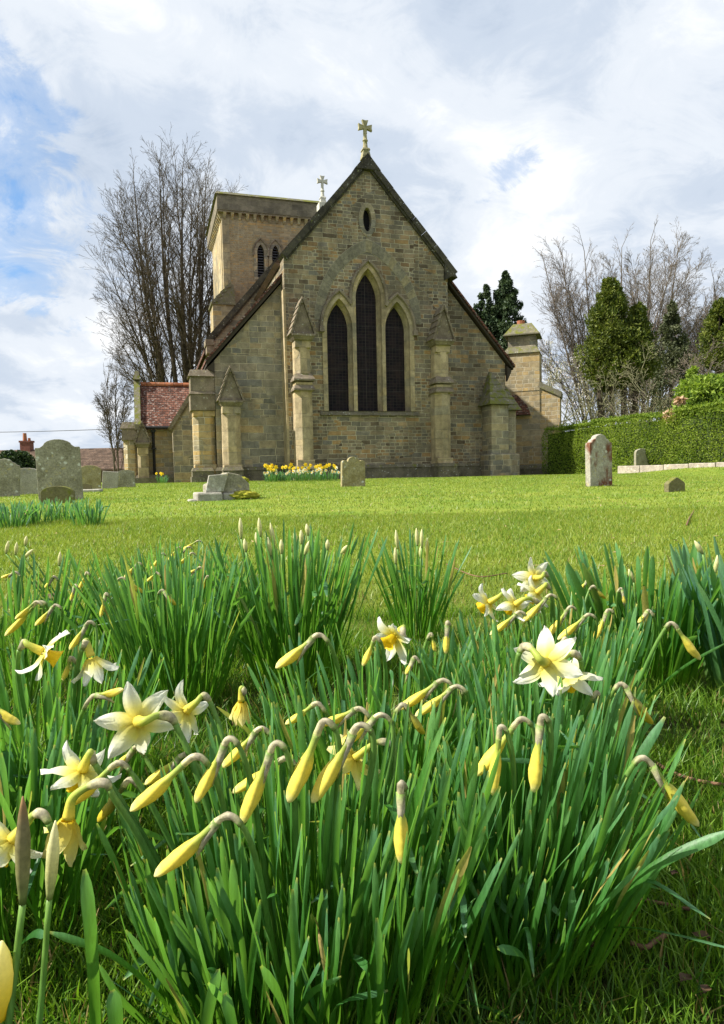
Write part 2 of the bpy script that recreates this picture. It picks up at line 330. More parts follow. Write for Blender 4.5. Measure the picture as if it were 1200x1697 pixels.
# ------------------------------------------------------------ ground
m, g = newmat('lawn_soil'); M_ground = m; oc = g.n('TexCoord').outputs['Object']
yy = g.n('SeparateXYZ', {0: oc}).outputs[1]
near = g.n('MapRange', {0: yy, 1: 1.0, 2: 3.5, 3: 0.0, 4: 1.0}, clamp=True).outputs[0]
soil = g.mix(g.noise(oc, 22, 6, .7), (.018, .013, .008), (.065, .045, .026))
soil = g.mix(g.ramp(g.noise(oc, 9, 5, .7), [(.4, 0.0), (.6, 1.0)]), soil, (.05, .075, .012))
turf = g.mix(g.ramp(g.noise(oc, 1.3, 6, .7), [(.35, 0.0), (.65, 1.0)]), (.11, .19, .02), (.23, .27, .04))
turf = g.mix(1.0, turf, g.ramp(g.noise(oc, 30, 4, .7), [(.3, .6), (.7, 1.3)]), 'MULTIPLY')
finish(g, g.mix(near, soil, turf), .95, g.noise(oc, 40, 5, .7), .8, .02, .1)
xs = np.concatenate([-np.geomspace(900, 8.2, 14), np.arange(-8, 16.1, .5), np.geomspace(17, 900, 14)])
ys = np.concatenate([[-60, -10, -3], np.arange(-1, 46, .5), np.geomspace(47, 1500, 12)])
V = np.array([(x, y, gz(x, y)) for y in ys for x in xs]); nx = len(xs)
i = np.arange(len(ys)-1)[:, None]*nx+np.arange(nx-1)[None]; i = i.ravel()
np_mesh('ground', V, [np.stack([i, i+1, i+1+nx, i+nx], 1)], M_ground, smooth=True, kind='structure')

def grassmat(name, lo, hi, trans=.4):
    m, g = newmat(name); r = attr(g, 'rr'); t = attr(g); oc = g.n('TexCoord').outputs['Object']
    col = g.mix(g.ramp(g.math('ADD', g.math('MULTIPLY', r, .55), g.math('ADD', g.math('MULTIPLY', g.noise(oc, .45, 5, .7), .8), g.math('MULTIPLY', g.noise(oc, 3.5, 4, .7), .5))), [(.65, 0.0), (1.15, 1.0)]), lo, hi)
    col = g.mix(g.ramp(r, [(.955, 0.0), (.96, 1.0)]), col, (.30, .22, .09))
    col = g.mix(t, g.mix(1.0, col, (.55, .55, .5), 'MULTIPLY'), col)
    finish(g, col, .45, None, spec=.35, trans=(trans, g.mix(1.0, col, (1.6, 1.7, .8), 'MULTIPLY'))); return m
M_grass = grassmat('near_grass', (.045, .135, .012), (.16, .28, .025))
M_grassf = grassmat('lawn_grass', (.10, .205, .018), (.28, .34, .045), .3)
def blades(name, n, y0, y1, h0, h1, w, mat, label, seg=2, dens=None):
    y = np.sqrt(RS.uniform(y0*y0, y1*y1, n)); x = RS.uniform(-1, 1, n)*(.60*y+.5)
    if dens is not None:
        k = dens(x, y) > RS.uniform(0, 1, n); x = x[k]; y = y[k]; n = len(x)
    z = np.array([gz(a, b) for a, b in zip(x, y)])
    h = RS.uniform(h0, h1, n)*(.6+.6*RS.rand(n)); a = RS.uniform(0, 2*PI, n); b = RS.uniform(0, 2*PI, n); lean = RS.uniform(.1, .95, n)*h
    wx, wy = np.cos(a)*w*.5, np.sin(a)*w*.5; lx, ly = np.cos(b)*lean, np.sin(b)*lean
    o = np.stack([x, y, z-.003], 1); W_ = np.stack([wx, wy, 0*wx], 1)
    mid = o+np.stack([lx*.35, ly*.35, h*.6], 1); tip = o+np.stack([lx, ly, h], 1)
    r = RS.rand(n); k = np.arange(n)
    if seg == 2:
        V = np.stack([o-W_, o+W_, mid+W_*.8, mid-W_*.8, tip], 1).reshape(-1, 3)
        F = [np.stack([k*5, k*5+1, k*5+2, k*5+3], 1), np.stack([k*5+3, k*5+2, k*5+4], 1)]
        tt = np.tile([0, 0, .7, .7, 1.0], n); rr = np.repeat(r, 5)
    else:
        V = np.stack([o-W_, o+W_, tip], 1).reshape(-1, 3); F = [np.stack([k*3, k*3+1, k*3+2], 1)]
        tt = np.tile([0.1, .1, 1.0], n); rr = np.repeat(r, 3)
    return np_mesh(name, V, F, mat, tt=tt, tt2=rr, label=label, cat='grass', kind='stuff')
def patchy(x, y):
    n = np.array([noise.noise(Vector((a*3.2, b*3.2, 0))) for a, b in zip(x, y)])
    return np.clip(.62+1.3*n, .1, 1)
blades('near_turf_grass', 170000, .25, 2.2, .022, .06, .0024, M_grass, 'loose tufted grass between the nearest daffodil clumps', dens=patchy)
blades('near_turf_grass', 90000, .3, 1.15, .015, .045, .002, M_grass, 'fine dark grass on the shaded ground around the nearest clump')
blades('lawn_grass', 150000, 2.2, 6.5, .018, .04, .005, M_grassf, 'short bright mown grass just beyond the daffodils', seg=1)
blades('far_lawn_grass', 190000, 6.5, 27, .02, .04, .011, M_grassf, 'short mown lawn running up to the church wall', seg=1)

# ------------------------------------------------------------ church
O = at(615, 790, 25); O.z = .3375
CH = empty('village_church', O, RAD(17), label='sandstone village church with steep gable, three tall lancets and a square tower', cat='church')
def lanc(cx, hw, zs, za, z0, n=9):
    r = za-zs; R = (hw*hw+r*r)/(2*hw); c = cx-hw+R; a1 = math.atan2(r, -(c-cx)) if c > cx else math.atan2(r, cx-c)
    L = [(c+R*math.cos(PI+(a1-PI)*k/n), zs+R*math.sin(PI+(a1-PI)*k/n)) for k in range(n+1)]
    L[-1] = (cx, za); Rr = [(2*cx-p[0], p[1]) for p in reversed(L[:-1])]
    return ([(cx-hw, z0)] if z0 is not None else [])+L+Rr+([(cx+hw, z0)] if z0 is not None else [])
LC = [(-1.07, .375, 5.3, 6.2), (.03, .385, 6.35, 7.32), (1.12, .375, 5.3, 6.2)]
Z0 = 2.36
def off(l, o): return (l[0], l[1]+o, l[2], l[3]+o*1.35)
def up(pl): return pl
# combined outer outline of the surround
def outer(o, ob=.0):
    a = lanc(*off(LC[0], o), None); b = lanc(*off(LC[1], o), None); c = lanc(*off(LC[2], o), None)
    xl = LC[1][0]-LC[1][1]-o; xr = LC[1][0]+LC[1][1]+o
    A = [p for p in a if p[0] < xl-.004]; C_ = [p for p in c if p[0] > xr+.004]
    def zat(pl, x):
        for p, q in zip(pl, pl[1:]):
            if min(p[0], q[0]) <= x <= max(p[0], q[0]): return p[1]+(q[1]-p[1])*(x-p[0])/(q[0]-p[0]+1e-9)
        return 6.0
    return [(a[0][0], Z0-ob)]+A+[(xl, zat(a, xl))]+b+[(xr, zat(c, xr))]+C_+[(c[-1][0], Z0-ob)]
OUT = outer(.27)
VS = [(.05+.17*math.copysign(1, k)*(1-(t)**2), 9.17+.42*t) for k, t in []]
ves = [(.05-.16*math.cos(a*PI/2), 9.17+.42*math.sin(a*PI/2)) for a in np.linspace(-1, 1, 9)]+[(.05+.16*math.cos(a*PI/2), 9.17+.42*math.sin(a*PI/2)) for a in np.linspace(1, -1, 9)[1:-1]]
veso = [(.05+(x-.05)*2.0, 9.17+(z-9.17)*1.45) for x, z in ves]
b = MB(); b.prism([(-3.02, -1), (3.15, -1), (3.15, 7.62), (.065, 11.12), (-3.02, 7.62)], 0, .7, [OUT, veso])
b.box(-3.02, -2.5, .7, 6, -1, 7.6); b.box(2.63, 3.15, .7, 6, -1, 7.6)
b.obj('chancel_wall', M_rub, CH)
b = MB(); b.box(-3.07, -2.99, -.006, .12, .4, 6.55); b.box(-3.07, -3.02, .12, .6, .4, 6.55); b.obj('sunlit_corner_strip', M_dress, CH)  # paler stone strip paints in the sunlit look of the chancel's left return
b = MB(); b.prism(veso, -.02, .3, [ves]); vs_ = b.obj('vesica_surround', M_ash, CH)
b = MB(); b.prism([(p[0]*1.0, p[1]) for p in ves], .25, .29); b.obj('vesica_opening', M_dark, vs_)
# big relieving arch of voussoirs
b = MB(); ao = lanc(.05, 2.02, 5.55, 8.5, None, 40); ai = lanc(.05, 1.68, 5.55, 8.05, None, 40)
step = 3
for k in range(0, len(ao)-1, step):
    e = min(k+step, len(ao)-1); o1, o2, i1, i2 = [Vector((p[0], 0, p[1])) for p in (ao[k], ao[e], ai[k], ai[e])]
    c = (o1+o2+i1+i2)/4; q = [c+(p-c)*.94 for p in (i1, i2, o2, o1)]
    b.tt = random.random(); b.add([(p.x, -.014, p.z) for p in q]+[(p.x, .05, p.z) for p in q], [(0, 1, 2, 3), (0, 4, 5, 1), (1, 5, 6, 2), (2, 6, 7, 3), (3, 7, 4, 0)])
m, g = newmat('arch_block_stone'); oc = g.n('TexCoord').outputs['Object']
col = g.ramp(attr(g), [(0, (.16, .145, .105)), (.5, (.22, .2, .145)), (1, (.27, .225, .13))]); col = g.mix(1.0, col, g.ramp(g.noise(oc, 8, 6, .7), [(.3, .55), (.7, 1.35)]), 'MULTIPLY'); finish(g, col, .92, g.noise(oc, 20, 5), .6, .02)
ra = b.obj('relieving_arch', m, CH)
b = MB(); b.prism([p for p in ao]+[p for p in reversed(ai)], -.005, .03); b.obj('arch_mortar', simple('pale_mortar', (.33, .295, .21), .9), ra)
# lancet windows
b = MB(); rings = [lanc(*off(l, .10), Z0) for l in LC]; b.prism(OUT, -.03, .12, rings)
for l, rg in zip(LC, rings):
    gl = lanc(*l, Z0); b.loft([(p[0], .12, p[1]) for p in rg], [(p[0], .34, p[1]) for p in gl])
sur = b.obj('window_surround', M_dress, CH)
for l in LC:
    b = MB(); b.prism(lanc(*off(l, .02), Z0-.02), .33, .36); b.obj('lancet_glass', M_glass, sur)
b = MB()
def hood(l, o, r, z0, v=-.09):
    a = lanc(*off(l, o), z0, 12); return a
for i_, l in enumerate(LC):
    a = hood(l, .30, .06, None); xl = LC[1][0]-LC[1][1]-.3; xr = LC[1][0]+LC[1][1]+.3
    if i_ == 0: a = [(a[0][0], 5.25)]+[p for p in a if p[0] < xl+.05]
    if i_ == 2: a = [p for p in a if p[0] > xr-.05]+[(a[-1][0], 5.25)]
    if i_ == 1: a = [(a[0][0], 6.2)]+a+[(a[-1][0], 6.2)]
    b.tube([(p[0], -.06, p[1]) for p in a], .065, 6)
for x in (LC[0][0]-LC[0][1]-.3, LC[2][0]+LC[2][1]+.3): b.frus((x-.09, x+.09, -.18, 0), (x-.07, x+.07, -.14, 0), 5.12, 5.32)
b.obj('hood_mould', M_cap, CH)
b = MB(); b.frus((-1.85, 1.9, -.1, .33), (-1.85, 1.9, .0, .34), 2.2, 2.352); b.obj('window_sill', M_plinth, CH)
# gable coping
def coping(u0, z0, u1, z1, v0, v1, th, name, mat, over=.0, parent=CH, drop=0):
    b = MB(); d = Vector((u1-u0, z1-z0)).normalized(); n = Vector((-d.y, d.x));
    if n.y < 0: n = -n
    L = math.hypot(u1-u0, z1-z0); k = int(L/.62)
    for j in range(k):
        a0 = j/k*L; a1 = (j+1)/k*L-.008; t = th*(1+random.uniform(-.06, .06))
        P = [Vector((u0, z0))+d*a0, Vector((u0, z0))+d*a1]; q = [P[0]-n*.06, P[1]-n*.06, P[1]+n*t, P[0]+n*t]
        b.prism([(p.x, p.y) for p in q], v0+random.uniform(-.012, .012), v1)
        q = [P[0]-n*.13, P[1]-n*.13, P[1]-n*.06, P[0]-n*.06]; b.prism([(p.x, p.y) for p in q], v0+.07, v1-.1)
    return b.obj(name, mat, parent)
coping(-3.0, 7.62, .045, 11.14, -.16, .55, .14, 'gable_coping', M_cop)
coping(3.4, 7.42, .085, 11.14, -.16, .55, .14, 'gable_coping', M_cop)
b = MB(); b.prism([(-.42, 10.86), (.54, 10.86), (.065, 11.42)], -.19, .5); b.obj('apex_stone', M_cop, CH)
b = MB(); b.prism([(3.0, 7.2), (3.28, 7.35), (3.5, 7.3), (3.3, 7.62), (3.0, 7.8)], -.14, .5); b.obj('kneeler', M_cop, CH)
b = MB(); b.prism([(-3.05, 7.5), (.065, 10.95), (3.2, 7.5), (3.3, 7.65), (.065, 11.15), (-3.2, 7.65)], .7, 6); b.obj('chancel_roof', M_tile2, CH)
# crosses
def cross(cx, cv, zb, s, mat, label=None):
    b = MB(); b.frus((cx-.17*s, cx+.17*s, cv-.17*s, cv+.17*s), (cx-.11*s, cx+.11*s, cv-.13*s, cv+.13*s), zb, zb+.30*s)
    b.frus((cx-.15*s, cx+.15*s, cv-.15*s, cv+.15*s), (cx-.12*s, cx+.12*s, cv-.12*s, cv+.12*s), zb+.30*s, zb+.38*s)
    b.tube([(cx, cv, zb+.38*s), (cx, cv, zb+.62*s), (cx, cv, zb+.66*s), (cx, cv, zb+.72*s), (cx, cv, zb+.9*s)], [.1*s, .075*s, .11*s, .075*s, .065*s], 8)
    c = zb+1.12*s; w = .055*s; W2 = .12*s; L = .26*s
    b.prism([(cx-w, c-w), (cx-w*1.1, c-L*.9), (cx+w*1.1, c-L*.9), (cx+w, c-w), (cx+L, c-W2), (cx+L*.93, c), (cx+L, c+W2), (cx+w, c+w), (cx+W2, c+L), (cx, c+L*.93), (cx-W2, c+L), (cx-w, c+w), (cx-L, c+W2), (cx-L*.93, c), (cx-L, c-W2)], cv-.06*s, cv+.06*s)
    return b.obj('gable_cross', mat, CH, bev=.012, label=label)
cross(.065, .1, 11.3, .99, M_cross, 'mossy stone cross on the chancel gable')
cross(.03, 6.3, 12.0, .92, M_crossw, 'pale stone cross on the nave gable')
# gabled buttresses of the chancel
def gab_butt(uc, v0, v1, z1, zt, hw, coll=True, mat=M_dress, name='gabled_buttress', base=-1.0, lab=None):
    b = MB(); h = hw
    if coll:
        b.box(uc-h, uc+h, v0, v1, base, .62); b.shaft(uc-h, uc+h, v0, v1, .62, 2.98, .2); b.box(uc-h, uc+h, v0, v1, 2.98, 3.0)
        b.shaft(uc-h*.9, uc+h*.9, v0+.08, v1, 3.58, z1-.25, .17); b.box(uc-h*.9, uc+h*.9, v0+.08, v1, z1-.25, z1)
        b.box(uc-h*.95, uc+h*.95, v0+.04, v1, 3.2, 3.3)
    else: b.box(uc-h, uc+h, v0, v1, base, .5); b.shaft(uc-h, uc+h, v0, v1, .5, z1-.25, h*.55); b.box(uc-h, uc+h, v0, v1, z1-.25, z1)
    o = b.obj(name, mat, CH, label=lab, bev=.02)
    b = MB()
    if coll:
        for za in (3.0, 3.33):
            b.box(uc-h*1.2, uc+h*1.2, v0-.07, v1, za, za+.06)
            b.frus((uc-h*1.2, uc+h*1.2, v0-.07, v1), (uc-h*.86, uc+h*.86, v0+.1, v1), za+.06, za+.26)
    if coll: b.obj('weathering', M_cap, o); b = MB()
    b.frus((uc-h*1.0, uc+h*1.0, v0-.02, v1), (uc-h*1.28, uc+h*1.28, v0-.1, v1), z1, z1+.12)
    b.box(uc-h*1.3, uc+h*1.3, v0-.12, v1, z1+.12, z1+.19)
    e = h*1.22; zb = z1+.19
    b.prism([(uc-e, zb), (uc+e, zb), (uc, zt)], v0+.02, v1)
    n = 5                                         # overlapping stone slabs on both slopes
    for sg in (-1, 1):
        for k in range(n):
            a0 = k/n; a1 = (k+1.12)/n
            p0 = (uc+sg*e*(1.06-a0*1.02), zb-.02+(zt-zb)*a0); p1 = (uc+sg*e*max(.0, 1.06-a1*1.02), zb-.02+(zt-zb)*a1)
            b.prism([p0, (p0[0]+sg*.07, p0[1]+.02), (p1[0]+sg*.02, p1[1]+.05), p1], v0-.06, v1-.01)
    b.tube([(uc, v0+.03, zt-.12), (uc, v0+.03, zt+.1)], [.07, .03], 6)
    b.obj('buttress_cap', M_cap, o)
    return o
gab_butt(-2.53, -.6, 0, 4.72, 6.08, .31)
gab_butt(2.70, -.6, 0, 4.72, 6.08, .31)
gab_butt(-4.97, .02, .6, 2.5, 3.78, .31, False)
# chapels both sides
b = MB(); b.prism([(-5.45, -1), (-3.02, -1), (-3.02, 6.9), (-5.45, 4.12)], .6, 1.1); b.box(-5.45, -4.9, 1.1, 6, -1, 4.1); b.obj('south_chapel_wall', M_ash, CH)
b = MB(); b.prism([(3.15, -1), (5.85, -1), (5.85, 4.3), (3.15, 7.42)], .6, 1.1); b.box(5.3, 5.85, 1.1, 6, -1, 4.3); b.obj('north_chapel_wall', M_rub, CH)
def roofslab(u0, z0, u1, z1, v0, v1, th, name, mat):
    b = MB(); b.prism([(u0, z0), (u1, z1), (u1, z1+th), (u0, z0+th)], v0, v1); return b.obj(name, mat, CH)
r_ = roofslab(-5.72, 3.92, -3.03, 6.95, .42, 6, .16, 'south_chapel_roof', M_wood); roofslab(-5.76, 4.03, -3.03, 7.11, .36, 6, .1, 'tile_verge', M_tile).parent = r_
b = MB(); b.prism([(-5.72, 3.85), (-5.45, 3.7), (-5.45, 4.1)], .5, .6); b.box(-5.68, -5.52, .6, 6, 3.78, 3.88); b.obj('eaves_bracket', M_wood, r_)
r_ = roofslab(6.12, 4.05, 3.18, 7.48, .42, 6, .12, 'north_chapel_roof', M_wood); roofslab(6.16, 4.14, 3.18, 7.61, .36, 6, .1, 'tile_verge', M_tile).parent = r_
b = MB(); b.box(5.9, 6.05, .5, 5, 3.9, 4.12); b.prism([(5.86, 3.6), (6.05, 4.0), (5.86, 4.2)], .44, .58); b.obj('eaves_bracket', M_wood, r_)
# nave gable behind
b = MB(); b.prism([(-5.1, -1), (5.2, -1), (5.2, 5.7), (.05, 11.62), (-5.1, 5.7)], 6.0, 6.7); b.box(-5.1, -4.5, 6.7, 20, -1, 5.6); b.box(4.6, 5.2, 6.7, 20, -1, 5.6); b.obj('nave_wall', M_ash, CH)
coping(-5.15, 5.78, .03, 11.72, 5.85, 6.6, .16, 'nave_gable_coping', M_cop); coping(5.25, 5.78, .03, 11.72, 5.85, 6.6, .16, 'nave_gable_coping', M_cop)
b = MB(); b.box(-5.3, -4.95, 5.85, 6.7, 5.62, 5.86); b.box(-5.25, -4.98, 5.9, 6.6, 5.3, 5.62); b.box(-5.15, -4.9, 5.9, 6.6, 4.7, 5.3); b.obj('kneeler', M_cap, CH)
b = MB(); b.prism([(-5.3, 5.45), (.05, 11.45), (5.4, 5.45), (5.4, 5.6), (.05, 11.62), (-5.3, 5.6)], 6.7, 20); b.obj('nave_roof', M_tile, CH)
b = MB(); b.box(-.2, .26, 6.0, 6.5, 11.6, 12.02); b.obj('apex_stone', M_crossw, CH)
# tower
TW = empty('tower', (0, 0, 0)); TW.parent = CH
b = MB(); T0, T1 = -4.0, .62
bel = [lanc(-2.2, .17, 10.9, 11.3, 9.7), lanc(-1.47, .17, 10.9, 11.3, 9.7)]
b.prism([(T0, -1), (T1, -1), (T1, 12.8), (T0, 12.8)], 10, 10.6, bel); b.box(T0, T0+.5, 10.6, 15.5, -1, 12.8); b.box(T1-.5, T1, 10.6, 15.5, -1, 12.8); b.box(T0+.5, T1-.5, 15, 15.5, -1, 12.8)
b.obj('tower_wall', M_tow, TW)
b = MB(); b.box(T0-.012, T0+.32, 9.985, 10.3, 8, 12.4); b.box(T0-.03, T0, 10.5, 15.2, 8, 12.4); b.obj('tower_quoin', M_dress, TW)
b = MB(); b.box(T0-.24, T1+.2, 9.76, 15.7, 12.72, 13.42); b.obj('tower_parapet', stone_mat('parapet_stone', [(0, (.14, .125, .10)), (.5, (.24, .21, .16)), (1, (.17, .15, .12))], .55, .26, mortar=(.26, .23, .17), lich=.25, stain=.5), TW)
b = MB(); b.frus((T0-.34, T1+.28, 9.66, 15.8), (T0-.2, T1+.16, 9.8, 15.6), 13.42, 13.56); b.obj('parapet_coping', M_copm, TW)
b = MB(); b.box(T0-.2, T1+.16, 9.8, 15.66, 12.64, 12.72); b.obj('corbel_course', M_cap, TW)
b = MB()
k = 0
while T0+.05+k*.36 < T1: x = T0+.05+k*.36; b.frus((x+.02, x+.12, 9.96, 10.0), (x-.01, x+.15, 9.8, 10.0), 12.36, 12.64); k += 1
for j in range(15): y = 10.1+j*.36; b.frus((T0-.04, T0, y+.02, y+.12), (T0-.2, T0, y-.01, y+.15), 12.36, 12.64)
b.obj('corbel_table', M_warm, TW)
for l in ((-2.2, .17, 10.9, 11.3), (-1.47, .17, 10.9, 11.3)):
    b = MB(); o_ = lanc(l[0], l[1]+.17, l[2], l[3]+.22, 9.6); b.prism(o_, 9.96, 10.14, [lanc(*l, 9.7)]); w = b.obj('belfry_window', M_ash, TW)
    b = MB()
    for j in range(12):
        z = 9.72+j*.128; b.add([(l[0]-.17, 10.06, z), (l[0]+.17, 10.06, z), (l[0]+.17, 10.2, z+.09), (l[0]-.17, 10.2, z+.09), (l[0]-.17, 10.06, z+.02), (l[0]+.17, 10.06, z+.02), (l[0]+.17, 10.2, z+.11), (l[0]-.17, 10.2, z+.11)], [(0, 1, 2, 3), (4, 5, 6, 7), (0, 1, 5, 4), (3, 2, 6, 7)])
    b.obj('louvre', simple('slate_louvre', (.07, .07, .075)), w)
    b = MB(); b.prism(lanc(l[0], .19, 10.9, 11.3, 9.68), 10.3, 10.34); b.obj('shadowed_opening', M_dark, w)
    b = MB(); b.tube([(p[0], 9.94, p[1]) for p in lanc(l[0], l[1]+.2, l[2], l[3]+.27, 10.75)], .05, 6); b.obj('hood_mould', M_cap, w)
b = MB(); b.box(-4.62, -3.62, 9.5, 11, -1, 8.2); b.obj('tower_buttress', M_warm, TW)
b = MB(); b.prism([(-4.7, 8.2), (-3.55, 8.2), (-3.62, 9.15), (-3.8, 9.15)], 9.42, 11); 
for j in range(4): x = -4.68+j*.22; z = 8.24+j*.235; b.prism([(x, z), (x+.3, z+.1), (x+.26, z+.3), (x-.02, z+.07)], 9.38, 10.99-.01*j)
b.obj('buttress_weathering', M_copm, TW)
# pier with moulded cap at the chapel corner
b = MB(); b.box(-6.22, -5.47, .62, 1.4, -1, .55); b.shaft(-6.22, -5.47, .62, 1.4, .55, 2.2, .17); b.box(-6.22, -5.47, .62, 1.4, 2.2, 2.4); o = b.obj('corner_pier', M_warm, CH, bev=.02)
b = MB(); b.box(-6.3, -5.46, .55, 1.4, 2.4, 2.95); b.frus((-6.34, -5.46, .5, 1.4), (-6.28, -5.46, .56, 1.4), 2.95, 3.06); b.box(-6.28, -5.46, .57, 1.4, 3.06, 3.56); b.frus((-6.36, -5.46, .48, 1.4), (-6.26, -5.46, .6, 1.4), 3.56, 3.8); b.obj('pier_cap', M_cap, o, bev=.015)
# plinth
b = MB()
def pl(u0, u1, v0, v1):
    b.box(u0, u1, v0-.06, v1, -1, .1); b.box(u0+.04, u1-.04, v0, v1, .1, .3); b.frus((u0+.02, u1-.02, v0-.03, v1), (u0+.08, u1-.08, v0+.06, v1), .3, .42)
pl(-3.1, 3.25, -.14, -.001); pl(-2.95, -2.12, -.78, -.15); pl(2.3, 3.12, -.78, -.15); pl(-5.55, -3.11, .46, .599); pl(3.26, 5.95, .46, .599); pl(-5.36, -4.6, -.12, .45); pl(-6.35, -5.56, .5, 1.3)
b.obj('plinth', M_plinth, CH)
# clasping buttresses with pyramid caps on the right
for (u0, u1, v0, v1, zc, za, nm) in ((4.68, 5.62, -.35, .58, 2.62, 3.95, 'clasping_buttress'), (5.64, 6.2, .1, .95, 2.45, 3.55, 'clasping_buttress')):
    b = MB(); b.box(u0+.1, u1-.1, v0+.08, v1, -1, zc); b.box(u0+.0, u1-.0, v0-.0, v1-.01, -1, .75); o = b.obj(nm, M_ash, CH, bev=.05)
    b = MB(); n = 5; uc = (u0+u1)/2
    for k in range(n):
        f0 = 1.12-k*.2; f1 = max(.05, 1.12-(k+1.2)*.2); hw = (u1-u0)/2; dv = (v1-v0)
        b.frus((uc-hw*f0, uc+hw*f0, v1-dv*f0, v1-.001*k), (uc-hw*f1, uc+hw*f1, v1-dv*f1, v1-.001*k), zc+(za-zc)*k/n, zc+(za-zc)*(k+1.08)/n)
    b.obj('buttress_cap', M_copm, o)
# vestry on the left
VE = empty('vestry', (0, 0, 0)); VE.parent = CH
b = MB(); b.box(-8.05, -5.9, 4.0, 4.5, -1, 2.2); b.prism([(4.0, 2.2), (6.8, 2.2), (5.4, 3.8)], -8.0, -7.7, ax='x'); b.box(-8.0, -7.6, 4.5, 6.8, -1, 2.2); b.obj('vestry_wall', M_warm, VE)
b = MB(); b.prism([(3.8, 2.08), (5.42, 3.86), (7.0, 2.1), (7.0, 1.95), (5.42, 3.7), (3.8, 1.95)], -7.98, -5.3, ax='x'); b.obj('vestry_roof', M_tile, VE)
b = MB(); b.tube([(-7.95, 5.42, 3.88), (-5.3, 5.42, 3.88)], .09, 8); b.obj('ridge_tiles', M_ridge, VE)
b = MB(); b.prism([(3.7, 1.95), (3.7, 2.15), (5.42, 4.1), (7.15, 2.15), (7.15, 1.9)], -8.22, -7.99, ax='x'); b.frus((-8.24, -7.96, 5.2, 5.65), (-8.16, -8.02, 5.35, 5.5), 4.05, 4.4); b.obj('vestry_gable_coping', M_copm, VE)
b = MB(); b.tube([(-7.55, 3.93, -.3), (-7.55, 3.93, 1.9)], .05, 8); b.frus((-7.62, -7.48, 3.84, 4), (-7.68, -7.42, 3.8, 4), 1.85, 2.02); b.box(-7.64, -7.46, 3.86, 4, 1.2, 1.26); b.tube([(-8.0, 3.78, 2.03), (-5.9, 3.78, 2.03)], .055, 8); b.obj('downpipe', M_black, VE)
b = MB(); b.prism([(-6.85, -1), (-5.75, -1), (-5.75, 3.35), (-6.1, 3.3), (-6.85, 1.95)], 2.9, 3.6); b.obj('vestry_buttress_wall', M_ash, VE)
coping(-6.95, 1.92, -6.05, 3.35, 2.8, 3.6, .08, 'buttress_weathering', M_cap, parent=VE)
b = MB(); b.shaft(-8.66, -8.12, 3.9, 4.6, -1, 1.55, .14); o = b.obj('vestry_pier', M_warm, VE); b = MB(); b.frus((-8.72, -8.1, 3.84, 4.6), (-8.68, -8.1, 3.88, 4.6), 1.55, 2.0); b.frus((-8.76, -8.1, 3.8, 4.6), (-8.66, -8.1, 3.9, 4.6), 2.0, 2.25); b.obj('pier_cap', M_cap, o)
o = gab_butt(-7.95, 3.3, 3.95, 1.25, 2.15, .2, False); o.parent = VE
b = MB(); b.box(-8.3, -5.9, 3.2, 3.99, -1, .1); b.frus((-8.25, -5.9, 3.3, 3.99), (-8.2, -5.9, 3.4, 3.99), .1, .22); b.obj('vestry_plinth', M_plinth, VE)
# chimney stack, turned a little towards the sun
cp = at(866, 700, 29.6); cz = cp.z
CK = bpy.data.objects.new('chimney_stack', None); COL.objects.link(CK); CK.parent = CH
lp = Matrix.Rotation(-RAD(17), 4, 'Z') @ (Vector((cp.x, cp.y, 0))-Vector((O.x, O.y, 0))); CK.location = (lp.x, lp.y, -O.z); CK.rotation_euler = (0, 0, RAD(-19-17))
def zpx(py): return at(866, py, 29.6).z
b = MB(); b.box(-.8, .72, 0, 1.3, zpx(648), zpx(583)); b.box(-1.6, .72, .02, 1.3, -1, zpx(648)); b.prism([(.72, -1), (1.55, -1), (1.55, zpx(655)), (.72, zpx(640))], .06, 1.25); b.prism([(1.55, -1), (1.72, -1), (1.72, zpx(722)), (1.55, zpx(705))], .03, 1.28)
b.obj('chimney_wall', M_warm, CK)
b = MB(); b.box(-.6, .56, .12, 1.18, zpx(583), zpx(553)); b.obj('chimney_neck', M_ash, CK)
b = MB(); b.frus((-.83, .75, -.06, 1.36), (-.62, .58, .1, 1.2), zpx(585), zpx(574)); b.obj('chimney_weathering', M_copm, CK); b = MB(); b.frus((-.76, .72, -.06, 1.36), (-.4, .38, .3, 1.0), zpx(553), zpx(534)); b.box(-.78, .74, -.08, 1.38, zpx(555), zpx(553)); b.obj('chimney_cap', M_copm, CK)
b = MB(); b.prism([(.66, zpx(643)), (.7, zpx(634)), (1.62, zpx(652)), (1.6, zpx(661))], -.0, 1.3); b.obj('chimney_weathering', M_copm, CK); b = MB(); b.prism([(1.5, zpx(711)), (1.52, zpx(702)), (1.8, zpx(722)), (1.8, zpx(730))], -.02, 1.3); b.obj('chimney_weathering', M_copm, CK)
b = MB(); b.tube([(-.1, .6, zpx(540)), (-.1, .6, zpx(527))], [.15, .17], 10); b.obj('chimney_pot', M_terra, CK)
b = MB(); b.prism([(-1.3, zpx(690)), (.35, zpx(688)), (.2, zpx(672)), (-.2, zpx(655)), (-1.3, zpx(655))], -.25, -.01); b.obj('lean_to_roof', M_tile, CK)
b = MB(); b.box(-1.6, 1.85, -.15, 1.4, -1, zpx(777)); b.frus((-1.6, 1.8, -.1, 1.35), (-1.6, 1.74, .0, 1.3), zpx(777), zpx(770)); b.obj('chimney_plinth', M_plinth, CK)

